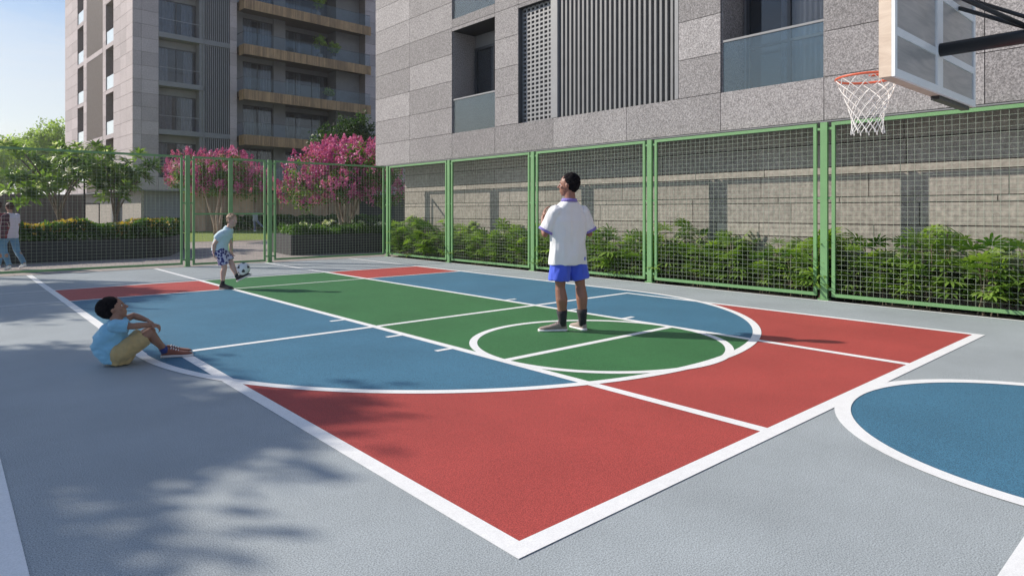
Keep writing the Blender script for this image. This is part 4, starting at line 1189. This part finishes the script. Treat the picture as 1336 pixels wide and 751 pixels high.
# ---- boy juggling the ball
root, P = frame_at('person', 'fair haired boy in pale polo and patterned shorts balancing a ball on his foot', 295, 376.8)
jb = root.location.copy()
Bv = Vector((.93, -.36, 0)); Sv = Vector((-.36, -.93, 0))
J = dict(H=.245, head=P(303, 287.6, -.02), hf=(.92, -.36, -.12), hu=(.05, 0, 1), neck=P(298.5, 299.5, 0), S=Sv, B=Bv, curl=.45,
         shR=P(289, 305.5, -.14), shL=P(296, 304, .14), elR=P(279.5, 319, -.18), elL=P(301, 317, .20), wrR=P(279, 330, -.13), wrL=P(301.5, 327, .16),
         hdR=UV(.15, .05, -1), hdL=UV(.25, 0, -1), hnR=UV(.9, .3, 0), hnL=UV(.9, -.3, 0), thL=-1,
         hipR=P(288, 328, -.07), hipL=P(289, 327, .08), knR=P(293.0, 349, -.06), knL=P(302.5, 343.5, .06), anR=P(290.3, 369, -.05), anL=P(309, 360, .0),
         heelR=P(287, 376.8, -.04), toeR=P(304, 377.5, -.10), heelL=P(310.2, 367.4, 0), toeL=P(327.5, 358.8, -.05),
         spine=[(P(287, 330, 0), .12, .085), (P(287, 324, 0), .13, .09), (P(289.5, 314, 0), .115, .08), (P(293, 304, 0), .125, .085), (P(296.5, 300, 0), .07, .055)])
J['heelR'].z = J['toeR'].z = 0
figure(root, J, .86, S_['fair'], .007, True, HAIR_FAIR, (1.05, 1.03, 1.03), (0, 0.0, .02), .008)
POLO = cloth('pale_blue_polo', (.56, .72, .80), .05)
g = G(); g.loft([(P(286.5, 326.5, 0), Sv * .155, Bv * .135), (P(286.8, 322, 0), Sv * .155, Bv * .132), (P(289, 314, 0), Sv * .150, Bv * .122), (P(292, 306, 0), Sv * .168, Bv * .142), (P(295, 301.2, 0), Sv * .14, Bv * .12), (P(298, 297.8, 0), Sv * .075, Bv * .075)], 20)
for a, b in ((J['shR'], P(282, 312, -.17)), (J['shL'], P(299, 311, .18))): g.tube([a, b], [.068, .075], 14); g.ball(a, .068)
sh_ = blob('polo_shirt', g, .009, POLO, root, 4, .009, 8, (1, 1, 1), 7)
q = G(); q.tube([P(297, 300, 0), P(298.8, 296.3, 0)], [.090, .074], 16); q.build('collar', POLO, sh_, smooth=True, world=False)
m = NT('patterned_shorts'); v = m.coord(); vo = m.n('ShaderNodeTexVoronoi'); vo.inputs['Scale'].default_value = 26; m.l(v, vo.inputs['Vector'])
vo.inputs['Scale'].default_value = 22; c = m.ramp(m.math('ADD', vo.outputs['Distance'], m.math('MULTIPLY', m.noise(v, 30, 2), .5)), [(.0, (.035, .035, .15)), (.72, (.05, .05, .20)), (.78, (.55, .55, .72)), (1, (.62, .60, .74))])
PAT = m.done(m.princ(c, .85))
g = G(); g.loft([(P(287, 324, 0), Sv * .14, Bv * .115), (P(287.5, 330, 0), Sv * .155, Bv * .125), (P(289, 334, 0), Sv * .14, Bv * .12)], 18)
for h_, k_, e in ((J['hipR'], J['knR'], .82), (J['hipL'], J['knL'], .80)): g.tube([h_, h_.lerp(k_, e)], [.092, .098], 16); g.ball(h_, .092)
blob('shorts', g, .009, PAT, root, 3, .006, 9, (1, 1, 1), 4)
BLK = cloth('black_sneaker', (.02, .016, .022), .2); SOLEB = simple('dark_sole', (.10, .09, .10), .6, .08, 8, .1)
shoe(root, J['heelR'], J['toeR'], (0, 0, 1), .095, .09, BLK, SOLEB)
dd_ = (J['toeL'] - J['heelL']).normalized(); shoe(root, J['heelL'], J['toeL'], Vector((-.55, 0, .83)), .085, .09, BLK, SOLE2)
for k in 'RL':
    a, b = J['an' + k], J['kn' + k]; q = G(); q.tube([a - (b - a).normalized() * .02, a.lerp(b, .16)], [.040, .037], 12); q.build('sock', SOCK, root, smooth=True, world=False)
# ball
bc = P(317.7, 350.6, -.02); br_ = .122
loc = FW * (FPX * EYE / (376.8 - HOR)) + RT * ((295 - CX) / FPX * (FPX * EYE / (376.8 - HOR)))
bw_ = loc + RT * bc.x + FW * bc.y + Z * bc.z
phi = (1 + 5 ** .5) / 2
ico = [Vector(v).normalized() for v in [(0, s1, s2 * phi) for s1 in (-1, 1) for s2 in (-1, 1)] + [(s1, s2 * phi, 0) for s1 in (-1, 1) for s2 in (-1, 1)] + [(s2 * phi, 0, s1) for s1 in (-1, 1) for s2 in (-1, 1)]]
dod = [Vector(v).normalized() for v in [(a, b, c_) for a in (-1, 1) for b in (-1, 1) for c_ in (-1, 1)] + [(0, a / phi, b * phi) for a in (-1, 1) for b in (-1, 1)] + [(a / phi, b * phi, 0) for a in (-1, 1) for b in (-1, 1)] + [(b * phi, 0, a / phi) for a in (-1, 1) for b in (-1, 1)]]
rotm = Matrix.Rotation(.5, 3, 'X') @ Matrix.Rotation(.35, 3, 'Z')
gw, gb_ = G(), G(); nu, nv_ = 72, 44
def sp(i, j):
    th_, ph_ = 2 * PI * i / nu, PI * j / nv_; return Vector((math.sin(ph_) * math.cos(th_), math.sin(ph_) * math.sin(th_), math.cos(ph_)))
for j in range(nv_):
    for i in range(nu):
        q = [sp(i, j), sp(i, j + 1), sp(i + 1, j + 1), sp(i + 1, j)]; mm = rotm @ ((q[0] + q[1] + q[2] + q[3]) / 4).normalized()
        pent = max(mm.dot(a) for a in ico) / 2.3274; hexa = max(mm.dot(a) for a in dod) / 2.2673
        t_g = gb_ if pent > hexa else gw
        t_g.add([bw_ + p * br_ for p in q], [(0, 1, 2, 3)])
bt = thing('football', 'black and white football resting on the boy\'s raised foot', 'ball', tuple(bw_))
gw.build('white_panels', simple('ball_white', (.80, .82, .84), .4, .03, 8, 0), bt, smooth=True); gb_.build('black_patches', simple('ball_black', (.02, .02, .025), .4, .1, 8, 0), bt, smooth=True)

# ---- walkers and the far figure
def walker(x, yg, h, face, label, sk, hair, top, bottom, shoe_m, stride=.36, arm=.12, kick=False, sway=1, vox=.010, texture=None):
    root, P = frame_at('person', label, x, yg)
    s = h / 1.80; B = Vector((math.sin(face), math.cos(face), 0)); S = Vector((math.cos(face), -math.sin(face), 0))
    p = lambda a, b, z: S * a * s + B * b * s + Z * z * s
    J = dict(H=.235 * s, head=p(0, .03, 1.67), hf=tuple(B), hu=(0, 0, 1), neck=p(0, 0, 1.50), S=S, B=B,
             shL=p(-.185, 0, 1.42), shR=p(.185, 0, 1.42), elL=p(-.24, -.06 * sway, 1.13), elR=p(.24, .06 * sway, 1.13), wrL=p(-.23, .12, .92) , wrR=p(.23, .02 + arm, .90),
             hdL=-Z + B * .2, hdR=-Z + B * .3, hnL=S, hnR=-S, thL=-1,
             hipL=p(-.09, 0, .90), hipR=p(.09, 0, .90), knL=p(-.09, stride * .55, .50), knR=p(.10, -stride * .30, .48), anL=p(-.09, stride * .8, .09), anR=p(.10, -stride, .14),
             heelL=p(-.09, stride * .8 - .06, 0), toeL=p(-.10, stride * .8 + .20, 0), heelR=p(.10, -stride - .05, .06), toeR=p(.11, -stride + .18, 0),
             spine=[(p(0, 0, .86), .13 * s, .09 * s), (p(0, 0, .96), .155 * s, .11 * s), (p(0, 0, 1.14), .14 * s, .095 * s), (p(0, 0, 1.32), .17 * s, .11 * s), (p(0, 0, 1.45), .14 * s, .09 * s), (p(0, 0, 1.50), .07 * s, .06 * s)])
    if kick:
        J.update(elL=p(-.36, .10, 1.42), wrL=p(-.50, .20, 1.55), hdL=-S + Z * .3, elR=p(.40, .1, 1.45), wrR=p(.62, .12, 1.52), hdR=S, knR=p(.30, .1, .62), anR=p(.58, .15, .36), heelR=p(.56, .15, .30), toeR=p(.80, .2, .30),
                 knL=p(-.05, 0, .48), anL=p(-.04, 0, .08), heelL=p(-.04, -.06, 0), toeL=p(-.04, .2, 0))
    figure(root, J, s, sk, vox, False, hair, (1.05, 1.05, 1.05), (0, 0, 0), .006)
    g = G(); g.loft([(p(0, 0, .83), S * .20 * s, B * .145 * s), (p(0, 0, 1.0), S * .195 * s, B * .14 * s), (p(0, 0, 1.2), S * .195 * s, B * .135 * s), (p(0, 0, 1.38), S * .21 * s, B * .13 * s), (p(0, 0, 1.46), S * .14 * s, B * .10 * s), (p(0, 0, 1.50), S * .07 * s, B * .07 * s)], 18)
    for k in 'LR':
        a, b = J['sh' + k], J['el' + k]; c_ = b if top[1] == 'long' else a.lerp(b, .7)
        g.tube([a, c_], [.075 * s, .065 * s], 12); g.ball(a, .075 * s)
        if top[1] == 'long': w_ = J['wr' + k]; g.tube([b, b.lerp(w_, .85)], [.062 * s, .048 * s], 12); g.ball(b, .062 * s)
    blob('shirt', g, .012, top[0], root, 3, .012, 7, (1, 1, 1), x)
    g = G(); g.loft([(p(0, 0, .98), S * .16 * s, B * .12 * s), (p(0, 0, .86), S * .175 * s, B * .13 * s), (p(0, 0, .80), S * .15 * s, B * .12 * s)], 16)
    for k in 'LR':
        g.tube([J['hip' + k], J['kn' + k], J['an' + k]], [.105 * s, .078 * s, .062 * s], 12); g.ball(J['kn' + k], .078 * s)
    blob('trousers', g, .012, bottom, root, 3, .008, 8, (1, 1, .6), x + 5)
    for k in 'LR': shoe(root, J['heel' + k], J['toe' + k], (0, 0, 1), .09 * s, .10 * s, shoe_m, SH_S)
    return root
JEANS = cloth('blue_jeans', (.13, .27, .42), .18); WH2 = cloth('lilac_white_shirt', (.62, .60, .72), .06); GREYS = cloth('grey_top', (.36, .38, .42)); GREYP = cloth('grey_blue_trousers', (.22, .24, .34))
m = NT('plaid_cloth'); v = m.coord()
def band(ax, sc_, th_):
    sx = m.n('ShaderNodeSeparateXYZ'); m.l(v, sx.inputs[0]); q = m.math('FRACT', m.math('MULTIPLY', sx.outputs[ax], sc_)); return m.math('LESS_THAN', q, th_)
c = m.mix(m.math('MULTIPLY', band(0, 9, .45), .75), (.24, .035, .05), (.05, .03, .06)); c = m.mix(m.math('MULTIPLY', band(2, 9, .45), .6), c, (.06, .035, .06))
c = m.mix(m.math('MULTIPLY', band(0, 9, .10), .6), c, (.62, .52, .50)); c = m.mix(m.math('MULTIPLY', band(2, 9, .10), .6), c, (.62, .52, .50))
PLAID = m.done(m.princ(c, .85))
walker(13, 350.2, 1.74, -1.25, 'person in white shirt and jeans walking outside the fence behind the plaid shirt', S_['mid'], HAIR_BROWN, (WH2, 'short'), JEANS, LACE, .40)
walker(-3, 353.0, 1.76, -1.1, 'person in red plaid shirt and jeans walking outside the fence at the left edge', S_['mid'], HAIR_BROWN, (PLAID, 'long'), JEANS, LACE, .34)
walker(333, 302.0, 1.68, .1, 'small far figure in grey kicking a leg at the back of the lawn', S_['mid'], HAIR_FAIR, (GREYS, 'short'), GREYP, SH_S, .2, kick=True, vox=.014)
#PEOPLE-END
g = G(); g.box(-740, 940, -340, 1240, -1.5, 32)
m = NT('haze_air'); vp = m.n('ShaderNodeVolumePrincipled'); vp.inputs['Density'].default_value = 0.0006; vp.inputs['Anisotropy'].default_value = 0.6; vp.inputs['Color'].default_value = (0.95, 0.96, 0.98, 1)
m.l(vp.outputs[0], m.out.inputs['Volume'])
tag(g.build('haze', m.m), kind='stuff')
# ------------------------------------------------------------------ WORLD, SUN, CAMERA
SUN_DIR = Vector((-0.581, 0.814, 0)); EL = math.radians(32.5)
sv = Vector((SUN_DIR.x * math.cos(EL), SUN_DIR.y * math.cos(EL), math.sin(EL)))
sd = bpy.data.lights.new('sun', 'SUN'); sd.energy = 4.85; sd.angle = math.radians(0.8); sd.color = (1.0, 0.91, 0.785)
so = bpy.data.objects.new('sun', sd); COL.objects.link(so)
so.rotation_euler = (-sv).to_track_quat('-Z', 'Y').to_euler()
w = bpy.data.worlds.new('World'); scene.world = w; w.use_nodes = True
nt = w.node_tree; nt.nodes.clear()
sky = nt.nodes.new('ShaderNodeTexSky'); sky.sky_type = 'NISHITA'; sky.sun_disc = False
sky.sun_elevation = EL; sky.sun_rotation = math.atan2(sv.x, sv.y)
sky.air_density = 1.2; sky.dust_density = 1.0; sky.ozone_density = 2.0
bg = nt.nodes.new('ShaderNodeBackground'); bg.inputs['Strength'].default_value = 0.098
ow = nt.nodes.new('ShaderNodeOutputWorld'); tc = nt.nodes.new('ShaderNodeTexCoord'); sx = nt.nodes.new('ShaderNodeSeparateXYZ'); nt.links.new(tc.outputs['Generated'], sx.inputs[0])
mr = nt.nodes.new('ShaderNodeMapRange'); mr.inputs['From Min'].default_value = 0.0; mr.inputs['From Max'].default_value = 0.36; mr.inputs['To Min'].default_value = 1.0; mr.inputs['To Max'].default_value = 0.0
nt.links.new(sx.outputs[2], mr.inputs['Value'])
pw = nt.nodes.new('ShaderNodeMath'); pw.operation = 'POWER'; nt.links.new(mr.outputs[0], pw.inputs[0]); pw.inputs[1].default_value = 1.6
tin = nt.nodes.new('ShaderNodeMix'); tin.data_type = 'RGBA'; tin.blend_type = 'MULTIPLY'; tin.inputs[0].default_value = 1.0; nt.links.new(sky.outputs[0], tin.inputs[6]); tin.inputs[7].default_value = (0.84, 0.98, 1.16, 1)
hz = nt.nodes.new('ShaderNodeMix'); hz.data_type = 'RGBA'; nt.links.new(pw.outputs[0], hz.inputs[0]); nt.links.new(tin.outputs[2], hz.inputs[6]); hz.inputs[7].default_value = (9.5, 9.3, 9.0, 1)
cn = nt.nodes.new('ShaderNodeTexNoise'); cn.inputs['Scale'].default_value = 3.2; cn.inputs['Detail'].default_value = 7; cn.inputs['Roughness'].default_value = .62; cn.inputs['Distortion'].default_value = .6
cm = nt.nodes.new('ShaderNodeMapping'); cm.inputs['Scale'].default_value = (1, 1, 2.6); nt.links.new(tc.outputs['Generated'], cm.inputs['Vector']); nt.links.new(cm.outputs[0], cn.inputs['Vector'])
cr_ = nt.nodes.new('ShaderNodeMapRange'); cr_.inputs['From Min'].default_value = .48; cr_.inputs['From Max'].default_value = .80; cr_.inputs['To Max'].default_value = .55; nt.links.new(cn.outputs['Fac'], cr_.inputs['Value'])
cx_ = nt.nodes.new('ShaderNodeMix'); cx_.data_type = 'RGBA'; nt.links.new(cr_.outputs[0], cx_.inputs[0]); nt.links.new(hz.outputs[2], cx_.inputs[6]); cx_.inputs[7].default_value = (8.2, 8.3, 8.5, 1)
nt.links.new(cx_.outputs[2], bg.inputs['Color']); nt.links.new(bg.outputs[0], ow.inputs['Surface'])
cd = bpy.data.cameras.new('camera'); cam = bpy.data.objects.new('camera', cd); COL.objects.link(cam)
cam.location = (0, 0, EYE); cam.rotation_euler = (PI / 2, 0, -YAW)
cd.sensor_width = 36; cd.lens = FPX / 1336 * 36; cd.shift_y = -100.0 / 1336; cd.clip_end = 3000; cd.clip_start = 0.05
scene.camera = cam
vs = scene.view_settings; vs.view_transform = 'Standard'; vs.look = 'None'; vs.exposure = 0.10; vs.gamma = 1.0; vs.use_curve_mapping = False
